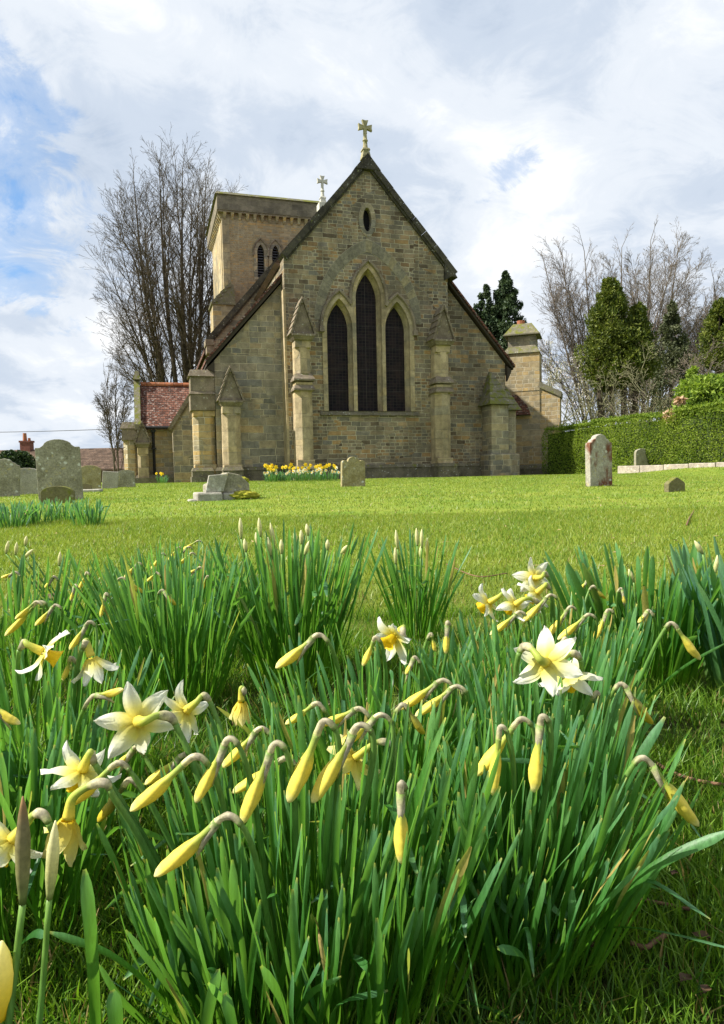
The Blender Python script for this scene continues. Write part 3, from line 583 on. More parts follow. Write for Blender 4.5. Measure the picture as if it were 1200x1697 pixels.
# ------------------------------------------------------------ gravestones
def headstone(px, py, d, w, h, shape, mat, label, rz=17, th=.1, lean=0, lb=0, sh=.12):
    p = at(px, py, d); n = 10; a = w/2
    if shape == 'round': top = [(-a*math.cos(t)*1.0, h-a*.45+a*.45*math.sin(t)) for t in np.linspace(0, PI, n+1)]
    elif shape == 'shouldered':
        top = [(-a, h-sh), (-a*.8, h-sh), (-a*.7, h-sh*.85)]+[(-a*.62*math.cos(t), h-sh*.75+sh*.75*math.sin(t)) for t in np.linspace(0.1, PI-.1, n)]+[(a*.7, h-sh*.85), (a*.8, h-sh), (a, h-sh)]
    elif shape == 'lobed':
        top = []
        for c, r, z in ((-.72, .24, .0), (0, .46, .03), (.72, .24, 0)): top += [(a*c-a*r*math.cos(t), h-sh+a*r*math.sin(t)*.8+z) for t in np.linspace(.25, PI-.25, 8)]
    elif shape == 'ogee':
        top = [(-a, h-sh*1.9), (-a*.97, h-sh*1.5), (-a*.8, h-sh*1.35), (-a*.68, h-sh*.95), (-a*.5, h-sh*.8), (-a*.38, h-sh*.3), (-a*.18, h-.01), (0, h), (a*.18, h-.01), (a*.38, h-sh*.3), (a*.5, h-sh*.8), (a*.68, h-sh*.95), (a*.8, h-sh*1.35), (a*.97, h-sh*1.5), (a, h-sh*1.9)]
    elif shape == 'pointed': top = [(-a, h*.62), (-a*.86, h*.72), (-.02, h), (.02, h), (a*.86, h*.72), (a, h*.62)]
    else: top = [(-a, h), (a, h)]
    b = MB(); b.prism([(-a, -.25)]+top+[(a, -.25)], -th/2, th/2)
    o = b.obj('headstone', mat, None, bev=.012, label=label, cat='gravestone'); o.location = (p.x, p.y, gz(p.x, p.y)-.02); o.rotation_euler = (RAD(lb), RAD(lean), RAD(rz)); return o
H_ = headstone
H_(102, 828, 11.1, .66, 1.0, 'shouldered', M_gr, 'tall grey lichened headstone with shouldered arch top, largest on the left', 14, .12, -1.5, 0, .13)
H_(97, 836, 9.8, .44, .27, 'round', M_gr_moss, 'small dark mossy round-topped headstone in front of the tall left one', 10, .12)
H_(585, 806, 14.4, .52, .62, 'lobed', M_gr_gold, 'headstone with three-lobed top and golden lichen before the chancel wall', 16, .13, 1, 0, .1)
H_(993, 806, 11.9, .50, .92, 'ogee', M_gr_rust, 'headstone with stepped ogee top and rust-red stain on the right lawn', 24, .12, -1, 0, .1)
H_(1118, 815, 9.6, .30, .22, 'pointed', M_gr_moss, 'tiny dark mossy pointed footstone at far right of the lawn', 20, .09)
H_(1064, 774, 22.6, .58, .72, 'round', M_gr, 'small grey round-topped headstone in front of the clipped hedge', 20, .1)
H_(8, 824, 12.6, .5, .72, 'ogee', M_gr, 'brown weathered headstone cut off by the left picture edge', 22, .12, 3, 0, .08)
H_(46, 822, 13.6, .55, .55, 'round', M_gr_pale, 'greyish pink lichened headstone just left of the tall one', 14, .1, -2)
H_(150, 812, 15.8, .46, .6, 'round', M_gr_gold, 'yellowish round-topped headstone just right of the tall left one', 14, .1, 2)
H_(182, 810, 16.8, .36, .44, 'plain', M_gr_pale, 'leaning pale square headstone second from the vestry', 14, .1, 5)
H_(209, 807, 17.4, .46, .46, 'shouldered', M_gr, 'low flat-topped grey headstone nearest the vestry corner', 14, .12, -2, 0, .04)
H_(143, 812, 14.6, .22, .2, 'round', M_gr_moss, 'little dark mossy footstone between two left headstones', 14, .1)
p = at(140, 818, 14.5); b = MB(); b.box(-.35, .35, -.2, .2, -.1, .06); b.obj('ledger_slab', M_gr_pale, None, loc=(p.x, p.y, gz(p.x, p.y)), rz=.2, bev=.02, label='flat pale ledger slab lying in the grass by the left headstones', cat='grave slab')
# broken tomb
p = at(378, 826, 10.2); TB = empty('broken_tomb', (p.x, p.y, gz(p.x, p.y)), RAD(20), label='broken coped tomb with mossy top and tilted blocks on the lawn', cat='tomb')
b = MB(); b.prism([(-.33, 0.1), (.3, .1), (.3, .22), (.16, .36), (-.02, .4), (-.22, .26), (-.33, .22)], -.16, .3); b.obj('coped_stone', M_gr, TB, bev=.02)
b = MB(); b.prism([(-.36, .1), (-.1, .12), (-.02, .38), (-.3, .36)], -.24, -.17); b.obj('inscribed_slab', M_gr_pale, TB, bev=.01)
b = MB(); b.box(-.48, -.12, -.3, .3, -.08, .11); b.box(-.11, .32, -.25, .3, -.08, .1); b.box(-.6, -.49, -.34, .0, -.08, .02); b.obj('base_block', M_gr_pale, TB, bev=.025)
def blob(name, mat, parent, loc, r, seed, **k):
    bm = bmesh.new(); bmesh.ops.create_icosphere(bm, subdivisions=4, radius=1)
    for v in bm.verts: s_ = 1+.3*noise.noise(v.co*2.2+Vector((seed, 0, 0)))+.22*noise.noise(v.co*7+Vector((seed, 3, 0))); v.co = Vector((v.co.x*r[0]*s_, v.co.y*r[1]*s_, v.co.z*r[2]*s_))
    me = bpy.data.meshes.new(name); bm.to_mesh(me); bm.free(); me.materials.append(mat); me.polygons.foreach_set('use_smooth', [True]*len(me.polygons))
    o = bpy.data.objects.new(name, me); COL.objects.link(o); o.parent = parent; o.location = loc; return setp(o, **k)
blob('moss_cushion', M_moss, TB, (.2, -.2, .05), (.22, .12, .07), 1); blob('moss_cushion', M_moss, TB, (.19, .05, .27), (.13, .16, .06), 3)
b = MB(); k1 = at(1028, 777, 21.8); k2 = at(1290, 775, 17.9); dv = (k2-k1); nn_ = 6
k1z = gz(k1.x, k1.y); KB = empty('kerb_wall', (k1.x, k1.y, gz(k1.x, k1.y)), math.atan2(dv.y, dv.x), label='low pale stone kerb wall along the foot of the hedge', cat='kerb wall')
L_ = math.hypot(dv.x, dv.y)
b = MB()
for k in range(nn_): b.box(L_*k/nn_, L_*(k+1)/nn_-.015, -.15+random.uniform(-.01, .01), .2, -.4, at(1028, 773, 21.8).z-k1z+(at(1290, 763, 17.9).z-at(1028, 773, 21.8).z)*(k+.5)/nn_+random.uniform(-.01, .01))
b.obj('kerb_stones', M_kerb, KB, bev=.02)

# ------------------------------------------------------------ foliage helpers
def leafcloud(name, C, N, size, mat, parent=None, asp=2.2, droop=0.0, **k):
    """C (n,3) positions, N (n,3) outward directions"""
    n = len(C); r = RS.normal(size=(n, 3)); d = N*.9+r*.75; d[:, 2] += droop; d /= np.linalg.norm(d, axis=1)[:, None]
    s = np.cross(d, RS.normal(size=(n, 3))); s /= np.linalg.norm(s, axis=1)[:, None]; sz = size*RS.uniform(.6, 1.4, n)[:, None]
    a = C-d*sz*.5; t = C+d*sz*.5; w = s*sz/asp*.5
    V = np.stack([a, C+w, t, C-w], 1).reshape(-1, 3); q = np.arange(n)*4
    o = np_mesh(name, V, [np.stack([q, q+1, q+2, q+3], 1)], mat, tt=np.tile([0, .5, 1, .5], n), tt2=np.repeat(RS.rand(n), 4), **k)
    if parent: o.parent = parent
    return o
def folmat(name, lo, hi, trans=.25, sc=1.5):
    m, g = newmat(name); oc = g.n('TexCoord').outputs['Object']; r = attr(g, 'rr')
    f = g.ramp(g.math('ADD', g.math('MULTIPLY', r, .5), g.math('MULTIPLY', g.noise(oc, sc, 5, .65), 1.0)), [(.5, 0.0), (1.0, 1.0)])
    col = g.mix(f, lo, hi); finish(g, col, .6, None, spec=.2, trans=(trans, g.mix(1.0, col, (1.5, 1.6, .8), 'MULTIPLY'))); return m
M_cyp = folmat('golden_cypress_foliage', (.03, .055, .009), (.15, .175, .028), .2, 1.2)
M_con = folmat('dark_conifer_foliage', (.018, .04, .015), (.065, .095, .04), .15)
M_gcon = folmat('grey_conifer_foliage', (.05, .065, .03), (.11, .12, .06), .15)
M_hed = folmat('hedge_foliage', (.08, .14, .016), (.27, .34, .05), .35, .9)
M_lau = folmat('laurel_foliage', (.08, .15, .02), (.25, .33, .05), .3)
M_pink = folmat('withered_pink_leaves', (.35, .22, .14), (.62, .45, .32), .3)
M_shr = folmat('brown_twiggy_foliage', (.12, .09, .055), (.2, .17, .1), .2)
M_bloss = folmat('white_blossom', (.5, .42, .40), (.75, .70, .68), .3)
def bark(name, a, b_):
    m, g = newmat(name); oc = g.n('TexCoord').outputs['Object']; n = g.noise(g.vmath('MULTIPLY', oc, (1, 1, .3)), 6, 6, .7)
    finish(g, g.mix(g.ramp(n, [(.35, 0.0), (.65, 1.0)]), a, b_), .9, n, .8, .05, .15); return m
M_bark = bark('grey_brown_bark', (.055, .044, .03), (.125, .10, .068)); M_bark2 = bark('pale_brown_bark', (.10, .082, .065), (.19, .16, .125))
M_bark3 = bark('lichened_bark', (.1, .10, .05), (.24, .23, .13))
class Tree:
    def __init__(s, minr=.009): s.V = []; s.F = []; s.tips = []; s.minr = minr
    def seg(s, pts, r0, r1, sides):
        n = len(pts); u = (pts[1]-pts[0]).orthogonal().normalized(); b0 = len(s.V)
        for i, p in enumerate(pts):
            d = (pts[min(i+1, n-1)]-pts[max(i-1, 0)]).normalized(); u = (u-d*u.dot(d)).normalized(); w = d.cross(u); r = r0+(r1-r0)*i/(n-1)
            for k in range(sides): a = 2*PI*k/sides; s.V.append(p+(u*math.cos(a)+w*math.sin(a))*r)
        for i in range(n-1):
            for k in range(sides): k2 = (k+1) % sides; s.F.append((b0+i*sides+k, b0+i*sides+k2, b0+(i+1)*sides+k2, b0+(i+1)*sides+k))
    def grow(s, p, d, L, r, lev, P):
        n = [9, 7, 5, 4, 3][lev]; pts = [p.copy()]; d = d.normalized(); st = L/n; dirs = [d]
        for i in range(n):
            rn = Vector((random.gauss(0, 1), random.gauss(0, 1), random.gauss(0, 1)))*P['wob'][lev]
            d = (d+rn+Vector((0, 0, P['up'][lev]))).normalized(); pts.append(pts[-1]+d*st); dirs.append(d)
        re = max(s.minr, r*P['tap'][lev]); s.seg(pts, r, re, [7, 5, 4, 3, 3][lev])
        if lev >= P['max']: s.tips.append(pts[-1]); return
        k = P['n'][lev]
        for j in range(k):
            f = P['start'][lev]+(1-P['start'][lev])*(j+random.random())/k; i = min(n-1, int(f*n)); q = pts[i].lerp(pts[i+1], f*n-i); dd = dirs[i]
            ax = dd.orthogonal().normalized(); ax = Matrix.Rotation(random.uniform(0, 2*PI), 3, dd) @ ax
            nd = Matrix.Rotation(RAD(random.uniform(*P['ang'][lev])), 3, ax) @ dd
            rr = (r+(re-r)*f)*P['rk'][lev]; l2 = L*P['lk'][lev]*(1.08-.62*f)*random.uniform(.75, 1.2)
            s.grow(q, nd, l2, max(s.minr, rr), lev+1, P)
    def mesh(s, name, mat, parent):
        b = MB(); b.v = [tuple(v) for v in s.V]; b.f = s.F; b.m = [0]*len(s.F); b.t = [0.0]*len(s.V)
        return b.obj(name, mat, parent, smooth=True, fixn=False)
def bare_tree(px, d, pytop, label, stems, P, mat, minr, name='bare_tree', cat='tree', trunk_r=.3, z0=None, tips=None, group=None):
    p = at(px, 780, d); z = -.3; H = at(px, pytop, d).z-z
    T = empty(name, (p.x, p.y, z), label=label, cat=cat, group=group)
    tr = Tree(minr)
    for (ox, lean, ly, hf, r) in stems:
        tr.grow(Vector((ox, random.uniform(-.3, .3), 0)), Vector((lean, ly, 1)), H*hf, r, 0, P)
    tr.mesh('branches', mat, T)
    if tips:
        C = np.array([tuple(t) for t in tr.tips]); k = tips[1]; C = np.repeat(C, k, 0)+RS.normal(size=(len(C)*k, 3))*tips[3]
        leafcloud('blossom', C, RS.normal(size=C.shape), tips[2], tips[0], T, 1.2)
    return T
def env_tree(px, d, cpx, cpy, rx, ry, nl, label, mat, minr, stems, latmin=-.55, r0=.3, tw=1.0, seed=1):
    """bare tree: limbs arch from a few stems out to a rounded crown, fine twigs follow them"""
    random.seed(seed); p = at(px, 780, d); T = empty('bare_tree', (p.x, p.y, -.3), label=label, cat='tree'); c = at(cpx, cpy, d); k = d/FPX
    c = Vector((c.x-p.x, 0, c.z+.3)); RX, RZ, RY = rx*k, ry*k, rx*k*.8; tr = Tree(minr)
    P = dict(max=4, n=[0, 0, 4, 3], start=[0, 0, .15, .15], ang=[0, 0, (20, 42), (18, 40)], lk=[0, 0, .5, .6], rk=[0, 0, .6, .7], wob=[0, 0, .05, .06, .07], up=[0, 0, .015, .01, .0], tap=[0, 0, .35, .5, .7])
    S = []
    for (ox, oy, lx) in stems:
        top = Vector((c.x+lx*RX, oy*2, c.z+RZ*.80*math.sqrt(max(.1, 1-lx*lx)))); b0 = Vector((ox, oy, 0)); S.append(spline([b0, b0.lerp(top, .3)+Vector((-(lx*RX)*.12, 0, 0)), b0.lerp(top, .65)+Vector((random.uniform(-.3, .3), 0, 0)), top], 8)); tr.seg(S[-1], r0*random.uniform(.7, 1), .02, 8)
        for q in S[-1][12:]:
            tr.grow(q, Vector((random.uniform(-.5, .5), random.uniform(-.5, .5), 1)), 1.5*tw, .02, 2, P)
    for i in range(nl):
        lat = random.uniform(latmin, .97); az = 2*PI*(i*.618 % 1); h = math.sqrt(1-lat*lat); f = random.uniform(.66, .93)
        t = c+Vector((math.cos(az)*h*RX*f, math.sin(az)*h*RY*f, lat*RZ*f)); st = min(S, key=lambda q: abs(q[-1].x-t.x)+random.uniform(0, RX*1.3)); 
        j = int(len(st)*random.uniform(.10, .62)*(0.35+.65*(lat+.6)/1.6)); o = st[min(j, len(st)-2)]; v = t-o
        if v.z < .1*abs(v.x): o = st[max(0, j//3)]; v = t-o
        m1 = o+Vector((v.x*.27, v.y*.27, v.z*.36)); m2 = o+Vector((v.x*.60, v.y*.60, v.z*.70)); 
        jit = lambda q: q+Vector((random.gauss(0, .12), random.gauss(0, .12), random.gauss(0, .1)))
        pts = spline([o, jit(m1), jit(m2), jit(o+v*.86), t], 5); L = v.length; rr = r0*.06+.0052*L*random.uniform(.6, 1); n_ = len(pts)
        tr.seg(pts, rr, minr, 5)
        for q in range(5, n_-1):
            for _ in range(2 if q % 3 else 3):
                dd = (pts[q+1]-pts[q]).normalized(); ax = Matrix.Rotation(random.uniform(0, 2*PI), 3, dd) @ dd.orthogonal().normalized()
                nd = Matrix.Rotation(RAD(random.uniform(20, 50)), 3, ax) @ dd
                tr.grow(pts[q], nd, L*.19*tw*random.uniform(.5, 1.2)*(1.2-.5*q/n_), max(minr, rr*(1-q/n_)*.6), 2, P)
    tr.mesh('branches', mat, T); return T
env_tree(305, 42, 290, 470, 134, 232, 62, 'tall bare lime tree with a rounded crown of fine twigs behind the vestry roof', M_bark, .0062, [(-.8, 0, -.45), (-.2, .1, -.15), (.3, .2, .12), (1.0, 0, .42), (1.4, .1, .72)], -.66, .25, 1.0, 3)
env_tree(1000, 40, 962, 545, 84, 158, 36, 'slender bare tree with leaning stems left of the golden cypress', M_bark2, .006, [(-.2, 0, -.35), (.2, .1, .1), (-.5, .1, -.65)], -.5, .13, .9, 4)
env_tree(1060, 46, 1078, 540, 118, 172, 52, 'largest bare spreading tree rising behind the golden cypress', M_bark2, .0066, [(0, 0, 0), (.4, .1, .4), (-.4, 0, -.4)], -.5, .2, .9, 5)
env_tree(1185, 44, 1182, 565, 74, 124, 28, 'bare tree with fine twigs near the right picture edge', M_bark2, .0065, [(0, 0, 0), (.3, .1, .4)], -.5, .13, .9, 6)
env_tree(195, 46, 196, 690, 42, 84, 14, 'low bare thicket tree at the left foot of the lime', M_bark, .0066, [(0, 0, 0), (-.3, .1, -.4)], -.4, .08, .9, 7)
P_s = dict(max=3, n=[9, 6, 4], start=[.25, .2, .2], ang=[(30, 70), (30, 70), (30, 60)], lk=[.55, .55, .55], rk=[.55, .6, .6], wob=[.1, .14, .16, .18], up=[.03, .02, .02, 0], tap=[.25, .3, .4, .6])
random.seed(10)
bare_tree(930, 34, 545, 'small tree dotted with white blossom beside the chimney stack', [(0, -.15, 0, .85, .1), (.3, .2, 0, .9, .1), (-.3, -.35, 0, .8, .08), (.2, .5, 0, .8, .08)], P_s, M_bark3, .009, name='blossom_tree', tips=(M_bloss, 3, .06, .1))
bare_tree(1085, 27, 585, 'leafless brown shrub of tangled twigs below the grey conifer', [(0, -.3, 0, .8, .05), (.2, .3, 0, .8, .05), (-.3, -.6, 0, .8, .05), (.5, .7, 0, .7, .05), (.1, 0, .1, .9, .05)], P_s, M_bark3, .008, name='bare_shrub', cat='shrub', tips=(M_shr, 1, .05, .12))
bare_tree(1148, 28, 560, 'pale twiggy shrub beside the laurel at the right', [(0, -.3, 0, .8, .05), (.2, .3, 0, .8, .05), (-.3, -.6, 0, .7, .05), (.1, 0, .1, .9, .05)], P_s, M_bark2, .008, name='bare_shrub', cat='shrub', tips=(M_shr, 1, .05, .12))

def crown(profile, H, z0, n, lobes, seed, squash=1, rough=.4):
    """profile f(t)->radius ; returns C,N arrays, clumpy"""
    k = n//90; t = RS.uniform(0, 1, k)**.8; th = RS.uniform(0, 2*PI, k); R = np.array([profile(a) for a in t])*(1+rough*RS.normal(size=k)*.6)
    R = R*RS.uniform(.45, 1.0, k)**.4
    cc = np.stack([R*np.cos(th), R*np.sin(th)*squash, z0+t*H], 1); cs = .10+.26*np.array([profile(a) for a in t])
    C = np.repeat(cc, 90, 0); S = np.repeat(cs, 90)[:, None]; d = RS.normal(size=(len(C), 3)); d /= np.linalg.norm(d, axis=1)[:, None]
    C = C+d*S*RS.uniform(.5, 1, len(C))[:, None]*np.array([1, 1, 1.15]); N = d+np.stack([np.cos(np.repeat(th, 90)), np.sin(np.repeat(th, 90)), 0*S[:, 0]], 1)*.5; return C, N
def conifer(px, d, pytop, pybot, wpx, label, mat, prof, n, size, stems=1, droop=0, name='conifer', trunkz=None, cat='tree', spire=None, parts=None, bare=0):
    p = at(px, 780, d); zt = at(px, pytop, d).z; zb = at(px, pybot, d).z; H = zt-zb; rad = wpx/2*d/FPX; z = 0
    T = empty(name, (p.x, p.y, 0), label=label, cat=cat)
    CC = []; NN = []
    for (ox, hf, wf, share) in (parts or [(0, 1, 1, 1)]):
        C, N = crown(lambda t: rad*wf*prof(t), H*hf, zb, int(n*share), 0, 0); C[:, 0] += ox*rad; CC.append(C); NN.append(N)
    C = np.concatenate(CC); N = np.concatenate(NN); leafcloud('foliage', C, N, size, mat, T, 2.4, droop)
    b = MB()
    for i in range(stems):
        o = (i-(stems-1)/2)*rad*.5; b.tube([(o*.6, 0, -.3), (o*.8, 0, zb+H*.2), (o*.9, 0, zb+H*.55), (o*.6, 0, zb+H*.9)], [.13, .11, .07, .02], 7)
    b.obj('trunk', M_bark, T, smooth=True); return T
spind = lambda t: (1-t)**.75*(.75+.45*math.sin(min(1, t*3)*PI/2)) if t > .0 else .5
colm = lambda t: (math.sin(PI*min(1, (t*.75+.18)))**.8)*(1.05-.45*t)
conifer(1024, 30, 466, 640, 104, 'dense golden green cypress of several stems above the hedge', M_cyp, colm, 42000, .13, 4, .5, 'cypress_tree', parts=[(-.25, 1, .78, .6), (.62, .78, .5, .3), (-.1, .55, .9, .3)])
conifer(1112, 34, 500, 690, 62, 'grey-green spire conifer right of the golden cypress', M_gcon, spind, 14000, .14, 1, -.3, parts=[(0, 1, 1, 1)])
conifer(828, 44, 452, 760, 98, 'dark drooping twin-topped conifer behind the chimney', M_con, spind, 30000, .22, 2, -.9, parts=[(.25, 1, 1.15, .8), (-.4, .93, 1.0, .6)])
conifer(1196, 29, 498, 612, 66, 'golden conifer cut by the right picture edge', M_cyp, colm, 14000, .13, 2, .5, 'cypress_tree')
def bush(px, d, pytop, pybot, wpx, n, size, mat, label, name='shrub', asp=1.8):
    p = at(px, pybot, d); zt = at(px, pytop, d).z; r = wpx/2*d/FPX
    C, N = crown(lambda t: r*math.sqrt(max(.02, 1-t*t*.95)), zt-p.z, p.z, n, 0, 0, rough=.35); C[:, 0] += p.x; C[:, 1] += p.y
    return leafcloud(name, C, N, size, mat, None, asp, 0, label=label, cat='shrub')
bush(1172, 22.5, 628, 700, 95, 9000, .16, M_lau, 'bright green laurel bush bulging over the hedge top', 'laurel_shrub', 2.6)
bush(1126, 21.8, 664, 690, 34, 420, .15, M_pink, 'cluster of withered pinkish leaves on the hedge top', 'withered_shrub', 2.2)
bush(1150, 24, 612, 700, 40, 2500, .15, M_lau, 'leggy upright laurel shoots behind the pinkish withered leaves', 'laurel_shrub', 3)
bush(28, 30, 752, 796, 60, 5000, .16, M_con, 'dark evergreen bush between the left headstones and cottage', 'evergreen_shrub')
# hedge : curved wall of leaves with a solid core
hp = [at(915, 788, 27.5), at(1000, 780, 25.3), at(1100, 776, 22.6), at(1210, 775, 20.4), at(1420, 775, 17.8)]; tops = [at(915, 712, 27.5).z, at(1000, 698, 25.3).z, at(1100, 688, 22.6).z, at(1210, 668, 20.4).z, at(1420, 650, 17.8).z]
b = MB(); cs = []; nrm = []
HC = [(Vector((p.x, p.y, 0)), t) for p, t in zip(hp, tops)]
pp = spline([(a.x, a.y, t) for a, t in HC], 8)
for a, c in zip(pp, pp[1:]):
    d = Vector((c.x-a.x, c.y-a.y, 0)).normalized(); nv = Vector((d.y, -d.x, 0)); L = (c-a).length; hgt = (a.z+c.z)/2
    b.add([(a+nv*.24-Vector((0, 0, a.z+.3))), (c+nv*.24-Vector((0, 0, c.z+.3))), c+nv*.22-Vector((0, 0, .2)), a+nv*.22-Vector((0, 0, .2)), (a-nv*.24-Vector((0, 0, a.z+.3))), (c-nv*.24-Vector((0, 0, c.z+.3))), c-nv*.22-Vector((0, 0, .2)), a-nv*.22-Vector((0, 0, .2))], [(0, 1, 2, 3), (3, 2, 6, 7), (4, 5, 6, 7), (0, 3, 7, 4), (1, 2, 6, 5)])
    n_ = int(5200*L); s_ = RS.rand(n_); q = RS.rand(n_)
    front = q < .66; zz = np.where(front, RS.uniform(0, 1, n_)*hgt+.1, hgt); off_ = np.where(front, .48, RS.uniform(-.5, .5, n_))
    X = a.x+(c.x-a.x)*s_; Y = a.y+(c.y-a.y)*s_
    bump = np.array([noise.noise(Vector((x*1.1, y*1.1, z*1.4))) for x, y, z in zip(X, Y, zz)])*.17
    O3 = np.where(front, off_+bump, off_); Z3 = np.where(front, zz, zz+bump*.7-.12*np.abs(off_)**2)
    O3 = O3-.2*np.where(front, np.clip((zz-hgt+.25)/.25, 0, 1)**2, 0)
    cs.append(np.stack([X+nv.x*O3, Y+nv.y*O3, Z3+RS.normal(size=n_)*.02], 1)); nrm.append(np.where(front[:, None], np.array([nv.x, nv.y, .2])[None], np.array([0, 0, 1.0])[None]))
HD = empty('hedge', (0, 0, 0), label='long clipped green hedge bounding the churchyard on the right', cat='hedge')
b.obj('hedge_core', simple('hedge_shade_twigs', (.03, .045, .012), .9), HD)
leafcloud('foliage', np.concatenate(cs), np.concatenate(nrm), .06, M_hed, HD, 1.8)
# cottage, cable
p0 = at(-60, 790, 60); p1 = at(215, 790, 60); ze = at(100, 776, 60).z; zr = at(100, 743, 62).z
CT = empty('cottage', (p0.x, p0.y, 0), 0, label='low cottage with long brown tiled roof at the far left', cat='cottage'); Lc = p1.x-p0.x+6
b = MB(); b.prism([(-.4, ze-.15), (3.3, zr), (7, ze-.15), (7, ze-.3), (3.3, zr-.2), (-.4, ze-.3)], 0, Lc, ax='x'); b.obj('roof', M_tile2, CT)
b = MB(); b.box(.3, Lc-.3, 0, .4, -.5, ze-.1); b.box(.3, Lc-.3, 6.2, 6.6, -.5, ze-.1); b.obj('wall', simple('dark_brick', (.1, .06, .045)), CT)
b = MB(); cx = at(44, 780, 63).x-p0.x; zc = at(44, 722, 63).z; b.box(cx-.45, cx+.45, 2.9, 3.7, ze, zc-.5); b.box(cx-.52, cx+.52, 2.85, 3.75, zc-.62, zc-.45); b.obj('chimney', simple('chimney_brick', (.16, .06, .045), .9, .3, 6), CT)
b = MB(); b.tube([(cx-.15, 3.3, zc-.5), (cx-.15, 3.3, zc+.25)], [.2, .16], 8); b.tube([(cx+.25, 3.3, zc-.5), (cx+.25, 3.3, zc-.2)], [.14, .12], 8); b.obj('chimney_pot', M_terra, CT)
b = MB(); a = at(-260, 716, 50); c = at(390, 700, 50); b.tube([a.lerp(c, t)+Vector((0, 0, -.5*4*t*(1-t)*.6)) for t in np.linspace(0, 1, 20)], .022, 5); b.obj('overhead_cable', M_black, None, label='thin dark overhead cable crossing the sky at far left', cat='cable')

# ------------------------------------------------------------ daffodils
def strap(b, pts, w, twist=0.0, face=None, blunt=.9):
    """leaf strap with channelled section along pts"""
    pts = spline(pts, 4); n = len(pts); vs = []; ts = []
    d0 = (pts[-1]-pts[0]).normalized(); s0 = (face if face is not None else Vector((random.gauss(0, 1), random.gauss(0, 1), 0))); s0 = (s0-d0*s0.dot(d0)).normalized()
    for i, p in enumerate(pts):
        t = i/(n-1); d = (pts[min(i+1, n-1)]-pts[max(i-1, 0)]).normalized(); s = (s0-d*s0.dot(d)).normalized(); s = Matrix.Rotation(twist*t, 3, d) @ s; nn = d.cross(s)
        ww = w*(.75+.35*t)*min(1, ((1-t)*9+.06))**.5*.5; ch = w*.16*(1-.5*t)
        vs += [p-s*ww, p-s*ww*.5-nn*ch*.8, p-nn*ch, p+s*ww*.5-nn*ch*.8, p+s*ww]; ts += [t]*5
    b.add(vs, [(i*5+k, i*5+k+1, (i+1)*5+k+1, (i+1)*5+k) for i in range(n-1) for k in range(4)], ts)
def clump(x, y, n, h0, h1, r, spread, label, mat=None, w=(.0045, .008), bias=(0, 0), seed=0, heroes=(), group='daffodil clumps among the grass', name='daffodil_leaf_clump', el=1.0, key_front=False):
    random.seed(seed*77+5); b = MB(); z = gz(x, y)
    for i in range(n):
        a = random.uniform(0, 2*PI); q = math.sqrt(random.random()); bx, by = math.cos(a)*q*r*el, math.sin(a)*q*r
        L = random.uniform(h0, h1)*(1-(.30*max(0, -by/r)+.16*max(0, -bx/r) if key_front else 0)); lean = (q*.75+random.uniform(-.1, .35))*spread
        if random.random() < .06: lean *= 1.9
        ang = a+random.gauss(0, .55); dx, dy = math.cos(ang)*lean+bias[0], math.sin(ang)*lean+bias[1]
        droop = random.uniform(0, .5)*lean; P0 = Vector((bx, by, -.01)); d = Vector((dx, dy, 1)).normalized()
        p1 = P0+d*L*.35; d2 = (d+Vector((dx, dy, -.15))*droop*.7).normalized(); p2 = p1+d2*L*.33; d3 = (d2+Vector((dx, dy, -.4))*droop*1.3).normalized(); p3 = p2+d3*L*.32
        if random.random() < .09: p3 = p2+(d3+Vector((random.uniform(-.8, .8), random.uniform(-.8, .8), random.uniform(-1.8, -.5)))).normalized()*L*.25
        j_ = lambda q: q+Vector((random.gauss(0, .004), random.gauss(0, .004), 0))
        strap(b, [P0, j_(p1), j_(p2), p3], w[0]+(w[1]-w[0])*random.random()**1.6, random.uniform(-1.8, 1.8))
    for pts, ww in heroes:
        P = [at(*q)-Vector((x, y, z)) for q in pts]; strap(b, P, ww, .5, Vector((.5, -.6, .5)))
    return b.obj(name, mat or M_leaf, None, smooth=True, loc=(x, y, z), fixn=False, label=label, cat='daffodil leaves', group=group)
CL = {}
def cl(key, x, y, *a, **k): CL[key] = (x, y); clump(x, y, *a, seed=len(CL), **k)
cl('front', -.06, .61, 480, .17, .285, .095, .33, key_front=True, label='big dark green strap-leaf clump at the bottom centre, nearest the camera', el=1.35, heroes=[(((300, 1700, .50), (255, 1640, .50), (180, 1580, .50), (82, 1545, .51)), .009), (((640, 1712, .56), (740, 1664, .57), (800, 1668, .57), (880, 1700, .57)), .009)], w=(.0042, .0074))
cl('right', .155, .665, 360, .17, .30, .07, .36, key_front=True, label='broad leafy clump right of bottom centre with leaves leaning right', bias=(.12, 0), heroes=[(((900, 1650, .62), (985, 1545, .6), (1080, 1440, .58), (1215, 1375, .56)), .0085), (((930, 1560, .62), (1010, 1538, .6), (1100, 1545, .58), (1210, 1572, .56)), .008), (((880, 1640, .66), (960, 1480, .66), (1030, 1310, .66), (1102, 1188, .66)), .009)], w=(.0042, .0074))
cl('left', -.44, .93, 150, .18, .275, .1, .4, 'leafy clump at the left edge below the drooping cream blooms')
cl('middle', .04, .99, 170, .17, .265, .11, .42, 'leaf clump behind the front clump with leaves just below the church', el=1.5)
cl('fright', .24, .93, 150, .19, .285, .08, .4, 'leaf clump under the large open bloom right of centre')
cl('offleft', -.40, .72, 200, .15, .235, .09, .4, 'dark leaf clump at the left edge beneath the lowest cream blooms')
cl('offleft3', -.66, .62, 150, .22, .3, .1, .4, 'leaf clump wholly beyond the left picture edge')
cl('offleft2', -.52, .40, 150, .2, .28, .09, .35, 'leaf clump beyond the lower left picture corner')
cl('farleft', -.78, 1.5, 130, .22, .34, .12, .4, 'leaf clump at far left with thin nodding buds')
